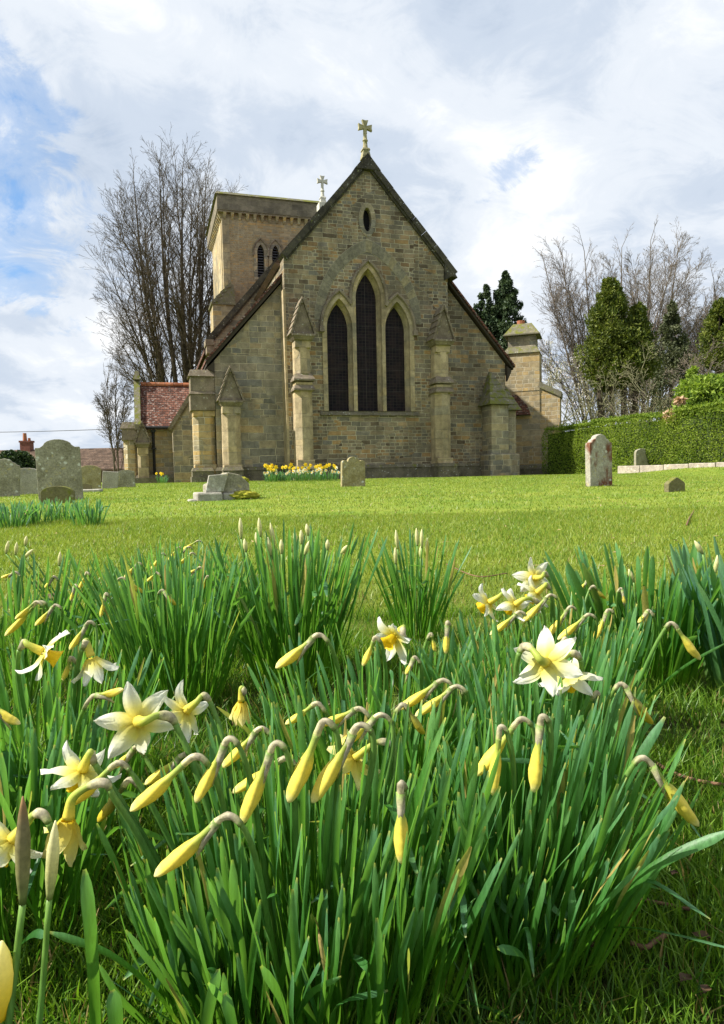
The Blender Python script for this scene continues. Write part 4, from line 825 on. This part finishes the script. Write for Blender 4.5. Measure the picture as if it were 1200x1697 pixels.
cl('lback', -.62, 1.85, 90, .2, .33, .12, .4, 'leaf clump at far left behind the thin nodding buds')
cl('lmid', -.39, 1.38, 190, .23, .35, .08, .38, 'dense dark clump standing left of centre')
cl('lmid2', -.48, 1.78, 130, .22, .33, .1, .4, 'clump behind the dense dark one with crowded yellow buds')
cl('tall', -.16, 1.52, 160, .26, .39, .085, .36, 'tall open clump left of centre with upright pale buds', w=(.006, .0095))
cl('small', .145, 1.82, 70, .22, .34, .045, .34, 'small separate tuft of thin leaves right of centre', w=(.005, .008))
cl('rback', .33, 1.2, 190, .17, .265, .1, .35, 'leaf clump beneath the row of drooping buds right of centre', el=1.3)
cl('rfar', .62, 1.5, 130, .22, .33, .1, .4, 'leaf clump behind the long drooping bud at right', w=(.009, .014))
cl('redge', .82, 1.4, 120, .26, .36, .1, .4, 'broad-leaved clump at the right picture edge', w=(.010, .016), mat=M_leafb)
for i_, (px, py) in enumerate(((15, 862), (62, 866), (105, 862), (148, 856), (30, 880))):
    q = at(px, py, 5.9+.35*(i_ % 3)); cl('patch%d' % i_, q.x, q.y, 75, .16, .26, .13, .5, 'blue-green daffodil leaf clump in the patch before the left headstones', mat=M_leafb, w=(.010, .016), group='leaf clumps of the far left patch')

def profile(t, pr):
    for (a, ra), (b_, rb) in zip(pr, pr[1:]):
        if t <= b_: return ra+(rb-ra)*((t-a)/(b_-a)) if b_ > a else rb
    return pr[-1][1]
def stalk_pts(base, A, dirx, s):
    """stalk from the ground to the neck; dirx: unit vector of nod direction"""
    top = A-dirx*.006*s+Vector((0, 0, -.012*s)); m1 = base.lerp(top, .45)+Vector((0, 0, .01)); m2 = base.lerp(top, .85)+(dirx*-.004)
    return [base, m1, m2, top]
NFL = [0]
def flower(kind, clk, ap, tip, label, d=None, s=1.0, dz=0.0, budmat=None, nvec=None, group=None, mat=None, basexy=None):
    random.seed(NFL[0]*13+1); NFL[0] += 1
    if d is None: d = min(2.2, max(.5, 255/(ap[1]-782)))
    A = at(ap[0], ap[1], d); cx, cy = CL[clk]; f = .38
    bx, by = basexy or (cx+(A.x-cx)*f+random.uniform(-.01, .01), cy+(A.y-cy)*f+random.uniform(-.01, .01)); base = Vector((bx, by, gz(bx, by)-.005))
    T = empty('daffodil', base, label=label, cat='daffodil', group=group); L_ = lambda p: p-base
    if kind == 'up':                                    # upright closed spathe bud
        Tp = at(tip[0], tip[1], d+dz); pts = spline([base, base.lerp(A, .5)+Vector((random.uniform(-.01, .01), 0, 0)), A], 6); b = MB(); b.tube([L_(p) for p in pts], .0024*s, 7); b.obj('stalk', M_stalk, T, smooth=True)
        n = 12; seg = [A.lerp(Tp, k/n)+Vector((0, 0, 0)) for k in range(n+1)]; pr = [(0, .0024), (.3, .0048), (.6, .0052), (.85, .003), (1, .0006)]
        b = MB(); b.tube([L_(p) for p in seg], [profile(k/n, pr)*s for k in range(n+1)], 8); b.obj('bud', budmat or M_budp, T, smooth=True); return T
    Tp = at(tip[0], tip[1], d+dz); v = Tp-A; hd = Vector((v.x, v.y, 0)); hd = hd.normalized() if hd.length > .004 else Vector((random.uniform(-1, 1), -.6, 0)).normalized()
    sp = stalk_pts(base, A, hd, s)
    if kind == 'bud':
        Ln = v.length; arc = A+v*.10+Vector((0, 0, .003*s)); full = spline(sp+[arc, A+v*.36+Vector((0, 0, .003)), A+v*.7, Tp], 6); ns = len(sp)-1
        i1 = ns*6+2; st = full[:i1+1]; b = MB(); b.tube([L_(p) for p in st], [.0025*s]*(len(st)-3)+[.0022*s]*3, 8); b.obj('stalk', M_stalk, T, smooth=True)
        sh = full[i1-1:i1+10]; n = len(sh); b = MB(); pr = [(0, .0026), (.15, .0023), (.35, .0024), (.6, .0028), (.85, .0027), (1, .0024)]
        b.tube([L_(p) for p in sh], [profile(k/(n-1), pr)*s*random.uniform(.9, 1.1) for k in range(n)], 10)
        for q_ in range(len(b.v)): cc = L_(sh[q_//10]); w_ = Vector(b.v[q_])-cc; b.v[q_] = tuple(cc+w_*(1+.16*math.sin((q_ % 10)*2.5+q_//10*.4)+random.uniform(-.06, .06)))
        if random.random() < .6: q = sh[-3]; b.tube([L_(q), L_(q+v.normalized()*.012*s+Vector((0, 0, -.006))), L_(q+v.normalized()*.022*s+Vector((0, 0, -.016*s)))], [.004*s, .003*s, .0006], 5)
        b.obj('spathe', M_spathe, T, smooth=True)
        bd = spline(full[i1+8:], 2); n = len(bd); R = min(.0061, .052*Ln+.0019); pr = [(0, .0028/R), (.22, .45), (.42, .88), (.6, 1), (.8, .82), (.93, .5), (1, .12)]
        b = MB(); cen = [L_(p) for p in bd]; b.tube(cen, [profile(k/(n-1), pr)*R*s for k in range(n)], 12); 
        # furrowed petals wrapped round the bud
        for idx in range(n):
            for k in range(12):
                q = Vector(b.v[idx*12+k]); c = cen[idx]; a_ = k/12*2*PI+idx*.06; b.v[idx*12+k] = tuple(c+(q-c)*(1+.17*math.cos(a_*3)*(1 if idx > n*.3 else 0)))
        b.obj('bud', budmat or M_bud, T, smooth=True); return T
    # bloom: tip = centre of the flower; nvec = facing direction
    nv = Vector(nvec or (-.4, .6, -.5)).normalized(); C = Tp; back = C-nv*.022*s
    full = spline(sp+[A, A.lerp(back, .5)+Vector((0, 0, .004)), back, C-nv*.004*s], 6); i1 = 3*6+2; st = full[:i1+1]
    b = MB(); b.tube([L_(p) for p in st], .003*s, 8); b.obj('stalk', M_stalk, T, smooth=True)
    sh = full[i1:i1+12]; n = len(sh); b = MB(); b.tube([L_(p) for p in sh], [profile(k/(n-1), [(0, .003), (.3, .0042), (.7, .0046), (1, .0028)])*s for k in range(n)], 8); b.obj('spathe', M_spathe, T, smooth=True)
    tb = full[i1+9:]; n = len(tb); b = MB(); b.tube([L_(p) for p in tb], [(.0032+.0025*(k/(n-1))**2)*s for k in range(n)], 8, ts=[.05+.4*k/(n-1) for k in range(n)]); b.obj('flower_tube', M_bud, T, smooth=True)
    e1 = nv.orthogonal().normalized(); e2 = nv.cross(e1); ph = random.uniform(0, PI/3)
    for k in range(6):
        a = ph+k*PI/3+random.uniform(-.13, .13); rd = e1*math.cos(a)+e2*math.sin(a); al = random.uniform(.02, .38)+(.05 if k % 2 else -.05)
        if kind == 'half': al = random.uniform(.85, 1.15)
        Lp = random.uniform(.031, .037)*s; Wp = random.uniform(.0155, .0195)*s; side = nv.cross(rd); vs = []; ts = []; nu, nw = 9, 7; curl = random.uniform(-.45, .35); tw = random.uniform(-.5, .5)
        for i in range(nu):
            u = i/(nu-1); aa = al+curl*u*u; q = C+(rd*math.cos(aa)+nv*math.sin(aa))*Lp*u+rd*.003*s; up = (nv*math.cos(aa)-rd*math.sin(aa)); sd_ = (side*math.cos(tw*u)+up*math.sin(tw*u))
            ww = Wp*(math.sin(PI*min(1, .12+.86*u**.85))**.75)*.5*(1 if u < .999 else .3)
            for j in range(nw):
                w_ = (j/(nw-1)*2-1); vs.append(L_(q+sd_*ww*w_+up*(-.2*Wp*(1-w_*w_)+.09*Wp*math.sin(w_*6+u*7+k)*u+.05*Wp*math.cos(w_*9.4)))); ts.append(u)
        b = MB(); b.add(vs, [(i*nw+j, i*nw+j+1, (i+1)*nw+j+1, (i+1)*nw+j) for i in range(nu-1) for j in range(nw-1)], ts); b.obj('petal', mat or M_petal, T, smooth=True, fixn=False)
    b = MB(); vs = []; ts = []; K = 24
    for i in range(6):
        u = i/5; 
        for k in range(K):
            a = 2*PI*k/K; r = (.0055+.0035*u+.0015*(u**4)*(1+math.sin(a*7)))*s; p = C+nv*(u*.016*s)+(e1*math.cos(a)+e2*math.sin(a))*r; vs.append(L_(p)); ts.append(u)
    b.add(vs, [(i*K+k, i*K+(k+1) % K, (i+1)*K+(k+1) % K, (i+1)*K+k) for i in range(5) for k in range(K)], ts); b.add([L_(C+nv*.002+(e1*math.cos(2*PI*k/K)+e2*math.sin(2*PI*k/K))*.0052*s) for k in range(K)], [tuple(range(K))], [0.0]*K)
    b.obj('trumpet', M_cor, T, smooth=True, fixn=False)
    return T
# --- open blooms: (kind, clump, neck apex px, centre px, label, kwargs)
bl = [
 ('bloom', 'left', (38, 1069), (76, 1083), 'cream star bloom on an arched neck at the left, petals spread wide', dict(d=.84, nvec=(.75, .2, -.5), s=1.05)),
 ('half', 'left', (141, 1068), (152, 1093), 'cream bloom hanging straight down, second from the left edge', dict(d=.85, nvec=(.25, -.1, -.95), s=1.0)),
 ('bloom', 'front', (284, 1190), (228, 1196), 'largest cream star bloom left of centre with yellow throat, seen from behind', dict(d=.68, nvec=(-.55, .75, -.3), s=1.12)),
 ('bloom', 'front', (343, 1156), (306, 1180), 'cream bloom drooping just right of the largest left star bloom', dict(d=.72, nvec=(-.7, .3, -.6), s=.92)),
 ('bloom', 'front', (153, 1257), (134, 1281), 'cream bloom nodding left below the largest star bloom', dict(d=.62, nvec=(-.45, .1, -.85), s=.95)),
 ('half', 'front', (175, 1298), (112, 1362), 'half-open pale yellow bloom on a long neck at lower left', dict(d=.56, nvec=(-.25, 0, -.95), s=.95, mat=M_petaly)),
 ('bloom', 'left', (72, 1350), (16, 1398), 'cream bloom cut by the left picture edge, lowest bloom', dict(d=.55, nvec=(-.6, -.1, -.7), s=.95)),
 ('bloom', 'middle', (668, 1052), (652, 1056), 'white bloom with upswept petals at the centre of the picture', dict(d=.92, nvec=(-.5, -.5, -.35), s=1.0)),
 ('half', 'middle', (405, 1148), (400, 1165), 'small half-open yellow bloom left of centre', dict(d=.8, nvec=(.0, 0, -1), s=.75, mat=M_petaly)),
 ('bloom', 'front', (645, 1232), (585, 1258), 'yellow-centred bloom half hidden behind drooping buds at centre', dict(d=.66, nvec=(-.7, .2, -.6), s=.85, mat=M_petaly)),
 ('bloom', 'fright', (868, 1072), (905, 1098), 'largest white star bloom right of centre, seen from behind', dict(d=.72, nvec=(.45, .75, -.35), s=1.06)),
 ('bloom', 'fright', (955, 1085), (940, 1120), 'white bloom tucked behind the largest right star bloom', dict(d=.76, nvec=(.3, .3, -.8), s=1.0)),
 ('bloom', 'rback', (905, 952), (885, 958), 'topmost small white star bloom of the right cluster', dict(d=1.2, nvec=(-.35, .8, -.2), s=1.0)),
 ('bloom', 'rback', (840, 985), (808, 1000), 'leftmost white bloom of the right cluster', dict(d=1.15, nvec=(-.7, .3, -.5), s=1.0)),
 ('bloom', 'rback', (893, 1000), (852, 1003), 'white bloom in the middle of the right cluster', dict(d=1.12, nvec=(-.55, .5, -.5), s=1.0)),
 ('bloom', 'rback', (908, 972), (888, 984), 'white bloom just under the topmost one of the right cluster', dict(d=1.17, nvec=(-.5, .4, -.6), s=1.0)),
]
for k, c, a, t, lab, kw in bl: flower(k, c, a, t, lab, **kw)
bu = [
 ('farleft', (72, 994), (8, 1054), 'long yellow bud of a pair drooping left near the left edge', {}), ('farleft', (66, 997), (25, 1026), 'shorter yellow bud of the pair near the left edge', {}),
 ('farleft', (97, 1002), (58, 1037), 'small yellow bud right of the drooping pair at left', {}), ('farleft', (92, 956), (74, 974), 'thin bud at the top of the far-left clump', {}),
 ('farleft', (30, 950), (2, 957), 'slim bud touching the left picture edge', {}),
 ('lmid', (177, 982), (167, 1023), 'straight pale bud hanging beside the dense dark clump', {}), ('lback', (146, 948), (131, 976), 'hooked bud left of the dense dark clump', {}), ('lback', (126, 969), (117, 996), 'short hooked bud just below another at left', {}),
 ('lmid2', (233, 932), (206, 957), 'plump yellow bud at the top left of the dense dark clump', {}), ('lmid', (198, 957), (239, 983), 'greenish bud crossing rightwards over the dense dark clump', dict(budmat=M_budg)),
 ('lmid', (266, 978), (292, 1003), 'greenish bud dropping right in the dense dark clump', dict(budmat=M_budg)), ('tall', (346, 954), (330, 983), 'bud hanging left at the edge of the tall clump', {}),
 ('lmid2', (272, 916), (251, 943), 'uppermost hooked bud of the crowded group', {}), ('lmid2', (333, 896), (300, 912), 'highest pale arched bud of the crowded group', {}), ('lmid2', (316, 906), (286, 926), 'yellow bud second from the top in the crowded group', {}),
 ('lmid2', (322, 916), (292, 938), 'lower yellow bud of the crowded group', {}), ('lmid2', (263, 950), (242, 964), 'short fat yellow bud under the crowded group', {}), ('lmid2', (298, 906), (278, 930), 'leftmost bud of the crowded group', {}), ('lmid2', (335, 942), (313, 949), 'pale sideways bud right of the crowded group', {}),
 ('left', (152, 1029), (115, 1077), 'yellow bud rising above the left drooping blooms', {}), ('left', (145, 1163), (205, 1142), 'yellow bud pointing right under the hanging cream bloom', dict(d=.74)), ('left', (-28, 1166), (34, 1200), 'yellow bud poking in from the left picture edge', dict(d=.68)),
 ('left', (120, 1090), (104, 1128), 'yellow bud beneath the left star bloom', dict(d=.86)),
 ('front', (208, 1262), (109, 1338), 'long yellow bud drooping left over the lower left bloom', dict(d=.6)), ('front', (336, 1250), (216, 1344), 'big yellow bud drooping left below the largest star bloom', dict(d=.555)), ('front', (316, 1250), (240, 1300), 'yellow bud half hidden above the big left one', dict(d=.68)),
 ('front', (222, 1290), (162, 1362), 'dull yellow bud in shade at lower left', dict(d=.63, budmat=M_budg)), ('front', (232, 1240), (190, 1272), 'yellow bud right under the largest star bloom', dict(d=.7)),
 ('front', (386, 1219), (324, 1330), 'slender yellow bud curving down left of centre', dict(d=.555)), ('front', (440, 1205), (368, 1272), 'yellow bud above and right of the slender one', dict(d=.68)), ('front', (462, 1224), (400, 1366), 'long straight yellow bud hanging left of centre', dict(d=.555, s=1.05)),
 ('front', (390, 1348), (256, 1452), 'lowest long yellow-green bud drooping left at the front', dict(d=.505)), ('front', (484, 1256), (385, 1314), 'yellow bud lying behind the long straight one', dict(d=.67)),
 ('front', (543, 1188), (478, 1330), 'fattest ribbed yellow bud hanging at centre', dict(d=.555, s=1.15)), ('front', (604, 1195), (517, 1330), 'long yellow bud right of the fattest one', dict(d=.555, s=1.1)), ('front', (640, 1184), (560, 1238), 'papery-necked yellow bud behind the long centre one', dict(d=.66)),
 ('middle', (606, 1177), (528, 1202), 'sideways yellow bud above the centre buds', dict(d=.72)), ('middle', (533, 1167), (473, 1200), 'small sideways bud left of the centre ones', dict(d=.74)), ('middle', (537, 1051), (457, 1107), 'lone large yellow bud drooping left between the clumps', dict(d=.8, s=1.15)),
 ('middle', (625, 1055), (601, 1104), 'yellow bud hanging beside the central white bloom', dict(d=.88)), ('middle', (742, 1029), (739, 1084), 'stubby yellow bud hanging straight down right of the central bloom', dict(d=.95)), ('middle', (713, 1051), (722, 1080), 'tiny bud left of the stubby hanging one', dict(d=1.0)),
 ('middle', (743, 1126), (660, 1176), 'upper of two parallel sideways buds right of centre', dict(d=.8)), ('middle', (765, 1136), (688, 1187), 'lower of two parallel sideways buds right of centre', dict(d=.78)), ('middle', (664, 1167), (704, 1217), 'short dull bud drooping right at centre', dict(d=.7, budmat=M_budg)),
 ('front', (664, 1292), (666, 1432), 'straight bud with grey papery sheath hanging low at centre', dict(d=.51)), ('middle', (690, 1090), (672, 1118), 'small bud just below the central white bloom', dict(d=.9)), ('middle', (760, 1140), (752, 1168), 'small hanging bud by the two parallel ones', dict(d=.82)),
 ('rback', (868, 1013), (812, 1052), 'yellow bud at lower left of the right white cluster', dict(d=1.1)), ('rback', (918, 984), (863, 1033), 'long yellow bud crossing the right white cluster', dict(d=1.1)), ('rback', (950, 1003), (905, 1058), 'broad yellow bud right of the white cluster', {}),
 ('rback', (982, 1017), (924, 1060), 'yellow bud lying lower between two steeper ones', {}), ('rback', (1011, 1008), (984, 1062), 'steep yellow bud beneath the lawn edge, right', {}), ('rback', (980, 958), (954, 985), 'pale hooked bud at the top right of the white cluster', {}), ('rback', (980, 972), (1004, 992), 'greenish bud turned right above the row', dict(budmat=M_budg)),
 ('rfar', (1028, 975), (1036, 1001), 'small hooked bud above the right clump', {}), ('rfar', (1078, 1013), (1057, 1032), 'small yellow bud within the right clump', {}), ('fright', (1108, 1030), (1161, 1093), 'long yellow bud drooping right near the right edge', dict(d=.86)),
 ('fright', (1024, 1131), (1082, 1200), 'green and yellow bud drooping right, above the shaded grass', dict(d=.72, budmat=M_budg)), ('fright', (988, 1148), (998, 1186), 'short greenish bud hanging under the right star bloom', dict(d=.75, budmat=M_budg)),
 ('right', (872, 1187), (788, 1286), 'yellow bud drooping left, front right group', dict(d=.64)), ('right', (831, 1198), (816, 1318), 'yellow bud hanging nearly straight beside another at front right', dict(d=.62)), ('right', (899, 1180), (885, 1313), 'pale ribbed bud hanging straight at front right', dict(d=.62, s=1.1)),
 ('right', (1058, 1250), (1158, 1369), 'large isolated yellow bud pointing down right over dark grass', dict(d=.62, s=1.05)), ('fright', (935, 1060), (945, 1085), 'papery bud behind the right star bloom', dict(d=.82)),
]
for c, a, t, lab, kw in bu: flower('bud', c, a, t, lab, **kw)
up_ = [('tall', [(400, 893, 398, 858), (432, 890, 429, 858), (455, 908, 448, 866), (428, 905, 424, 882), (449, 922, 444, 890), (491, 905, 488, 880), (500, 902, 499, 878), (467, 918, 466, 894), (484, 915, 479, 900), (511, 888, 508, 868), (543, 912, 543, 894), (565, 918, 577, 903), (505, 920, 513, 896), (408, 915, 405, 893)], 'upright pale bud standing above the tall open clump', 'upright buds above the tall open clump', 1.55),
       ('small', [(659, 910, 656, 878), (692, 905, 690, 875), (699, 908, 699, 877), (708, 920, 708, 892), (656, 935, 655, 907), (697, 925, 698, 903)], 'upright slim bud standing above the small separate tuft', 'upright buds above the small tuft', 1.8),
       ('lback', [(10, 918, 14, 896), (26, 920, 28, 898), (42, 905, 44, 888), (40, 925, 55, 910), (60, 985, 60, 962), (98, 938, 100, 914)], 'upright thin bud standing above the far-left clumps', 'upright buds above the far left clumps', 1.85),
       ('redge', [(1165, 918, 1151, 896), (1185, 950, 1189, 920)], 'upright pale yellow bud above the clump at the right edge', 'upright buds at the right edge', 1.4),
       ('rfar', [(1050, 965, 1042, 943)], 'single upright pale bud above the right middle clump', None, 1.45)]
for c, L_, lab, grp, d in up_:
    for (ax, ay, tx, ty) in L_: flower('up', c, (ax, ay), (tx, ty), lab, d=d*random.uniform(.97, 1.03), group=grp)
# tall sheathed buds right by the camera at lower left
flower('up', 'front', (38, 1498), (38, 1320), 'upright brown-sheathed bud close to the camera at lower left', d=.45, s=1.0, budmat=M_sheath, basexy=(-.26, .42))
flower('up', 'front', (82, 1490), (92, 1360), 'upright pale green sheathed bud next to the brown-sheathed one', d=.47, s=.9, basexy=(-.25, .44))
flower('up', 'front', (-2, 1690), (3, 1560), 'withered tan and yellow bud at the bottom left corner', d=.44, s=1.7, budmat=M_petaly, basexy=(-.28, .4))
b = MB()
for pts, w in (((( 160, 1760, .46), (156, 1640, .46), (150, 1540, .45), (140, 1440, .45)), .007), (((180, 1760, .44), (192, 1700, .44), (186, 1640, .44)), .008), (((335, 1760, .45), (345, 1680, .45), (362, 1605, .45)), .007), (((395, 1760, .44), (385, 1700, .44), (373, 1645, .44)), .006)):
    pp = [at(*q) for q in pts]; g0 = pp[0].copy(); g0.z = 0; g0.x = pp[0].x; strap(b, [g0]+pp, w*1.2, .3, Vector((1, .3, 0)))
b.obj('daffodil_leaf_clump', M_leaf, None, smooth=True, fixn=False, label='few separate leaf tips rising at the bottom edge, lower left', cat='daffodil leaves')
# --- bed by the church wall
random.seed(3)
q = at(505, 800, 19.5)
for i_, px in enumerate((452, 476, 500, 524, 548)):
    q = at(px, 799, 19.4); cl('bed%d' % i_, q.x, q.y, 60, .2, .34, .2, .45, 'leaf clump in the flower bed against the chancel wall', mat=M_leafb, w=(.012, .02), group='leaf clumps of the bed by the church')
q = at(270, 803, 21); cl('vbed', q.x, q.y, 40, .18, .3, .18, .4, 'small leaf clump with yellow flowers below the vestry downpipe', mat=M_leafb, w=(.012, .02))
def small_proto(name, mp, mc):
    b = MB(); b.tube([(0, 0, 0), (.01, 0, .2), (.015, -.01, .3)], .006, 5); b.mi = 1; C = Vector((.015, -.03, .31)); nv = Vector((.1, -.95, .15)).normalized(); e1 = nv.orthogonal().normalized(); e2 = nv.cross(e1)
    for k in range(6):
        a = k*PI/3; rd = e1*math.cos(a)+e2*math.sin(a); sd_ = nv.cross(rd); b.add([C, C+rd*.03+sd_*.018, C+rd*.055, C+rd*.03-sd_*.018], [(0, 1, 2, 3)], [.3, .7, 1, .7])
    b.mi = 2; b.tube([C, C+nv*.035], [.013, .022], 8); return b.obj(name, [M_stalk, mp, mc], None, fixn=False)
M_sy = petmat('strong_yellow_petal', [(0, (.8, .6, .02)), (1, (.88, .66, .03))])
def scatter(proto, n, pxs, pys, d0, d1, label, group, s=(1.0, 1.5), hz=(0, .12)):
    for k in range(n):
        o = proto if k == 0 else proto.copy()
        if k: COL.objects.link(o)
        px = random.uniform(*pxs); p = at(px, 800, random.uniform(d0, d1)); o.location = (p.x, p.y, gz(p.x, p.y)+random.uniform(*hz)*.6); o.rotation_euler = (random.uniform(-.2, .2), random.uniform(-.2, .2), random.uniform(-.8, 1.0)); c = random.uniform(*s); o.scale = (c, c, c)
        setp(o, label, 'daffodil', group)
scatter(small_proto('daffodil', M_sy, M_cor), 34, (442, 562), 0, 18.9, 19.9, 'bright yellow daffodil in the bed against the chancel wall', 'yellow daffodils of the church bed', (1.0, 1.35))
scatter(small_proto('daffodil', M_petal, M_cor), 38, (438, 565), 0, 18.7, 19.6, 'white daffodil in the bed against the chancel wall', 'white daffodils of the church bed', (.75, 1.15), (-.1, .02))
scatter(small_proto('daffodil', M_sy, M_cor), 5, (262, 280), 0, 20.8, 21.2, 'yellow daffodil below the vestry downpipe', 'yellow daffodils by the vestry', (.8, 1.1))
# --- twigs and dead leaves
def twig(pts, r, label, name='twig'):
    P = []
    for px, py in pts:
        v = CM.to_3x3() @ Vector(((px-600)/FPX, (848.5-py)/FPX, -1)); t = (CAMH-.02)/(.0135*v.y-v.z); P.append(v*t+Vector((0, 0, CAMH)))
    b = MB(); b.tube(spline(P, 5), r, 6); b.obj(name, M_twig, None, smooth=True, label=label, cat='twig')
twig([(1085, 1262), (1110, 1278), (1150, 1292), (1205, 1302)], .0028, 'dark curved twig lying in shaded grass at the right edge')
twig([(965, 1477), (1010, 1482), (1070, 1492), (1145, 1507)], .002, 'thin reddish twig lying on the grass right of the front clump')
twig([(1045, 1562), (1070, 1570), (1085, 1560), (1105, 1548)], .0025, 'short forked-looking twig on dark soil at lower right')
twig([(1138, 870), (1142, 860), (1150, 846)], .006, 'slanting bare twig on the sunlit lawn at right')
twig([(1000, 900), (840, 950), (790, 955)][1:]+[(740, 935)], .0025, 'thin twig on the lawn behind the small tuft')
def deadleaf(px, py, s, label, d=None):
    v = CM.to_3x3() @ Vector(((px-600)/FPX, (848.5-py)/FPX, -1)); t = (CAMH-.03)/(.0135*v.y-v.z); p = v*t+Vector((0, 0, CAMH)); b = MB(); vs = []; 
    for i in range(5):
        for j in range(3): w = [.15, .8, 1, .7, .05][i]*.35; vs.append(((i/4-.5)*s, (j-1)*w*s, (.25*abs(j-1)+.2*math.sin(i*1.3))*s*.5))
    b.add(vs, [(i*3+j, i*3+j+1, i*3+j+4, i*3+j+3) for i in range(4) for j in range(2)]); b.obj('dead_leaf', M_dead, None, smooth=True, loc=p, rz=random.uniform(0, 3), fixn=False, label=label, cat='dead leaf', group='dead leaves on the grass')
b = MB(); random.seed(12)
for k in range(260):
    y = random.uniform(2.5, 20); x = random.uniform(-.55, .55)*y; z = gz(x, y)+.02; a = random.uniform(0, 6.28); L = random.uniform(.012, .05)
    b.add([(x, y, z), (x+.006, y+.004, z+.006), (x+math.cos(a)*L, y+math.sin(a)*L, z+random.uniform(0, .012)), (x-.004, y+.005, z+.002)], [(0, 1, 2, 3)])
b.obj('lawn_litter', simple('straw_litter', (.26, .19, .09), .9, .5, 3), None, fixn=False, label='scattered straw and leaf litter lying over the lawn', cat='leaf litter', kind='stuff')
random.seed(4)
for k in range(14):
    deadleaf(random.uniform(880, 1190), random.uniform(1380, 1680), random.uniform(.008, .018), 'small withered brown leaf lying in the lower right grass')
b = MB(); q = at(88, 940, 2.6); blob('worm_cast', M_soil, None, (q.x, q.y, gz(q.x, q.y)), (.05, .05, .02), 5, label='little brown mound of bare earth on the lawn at left', cat='earth mound')
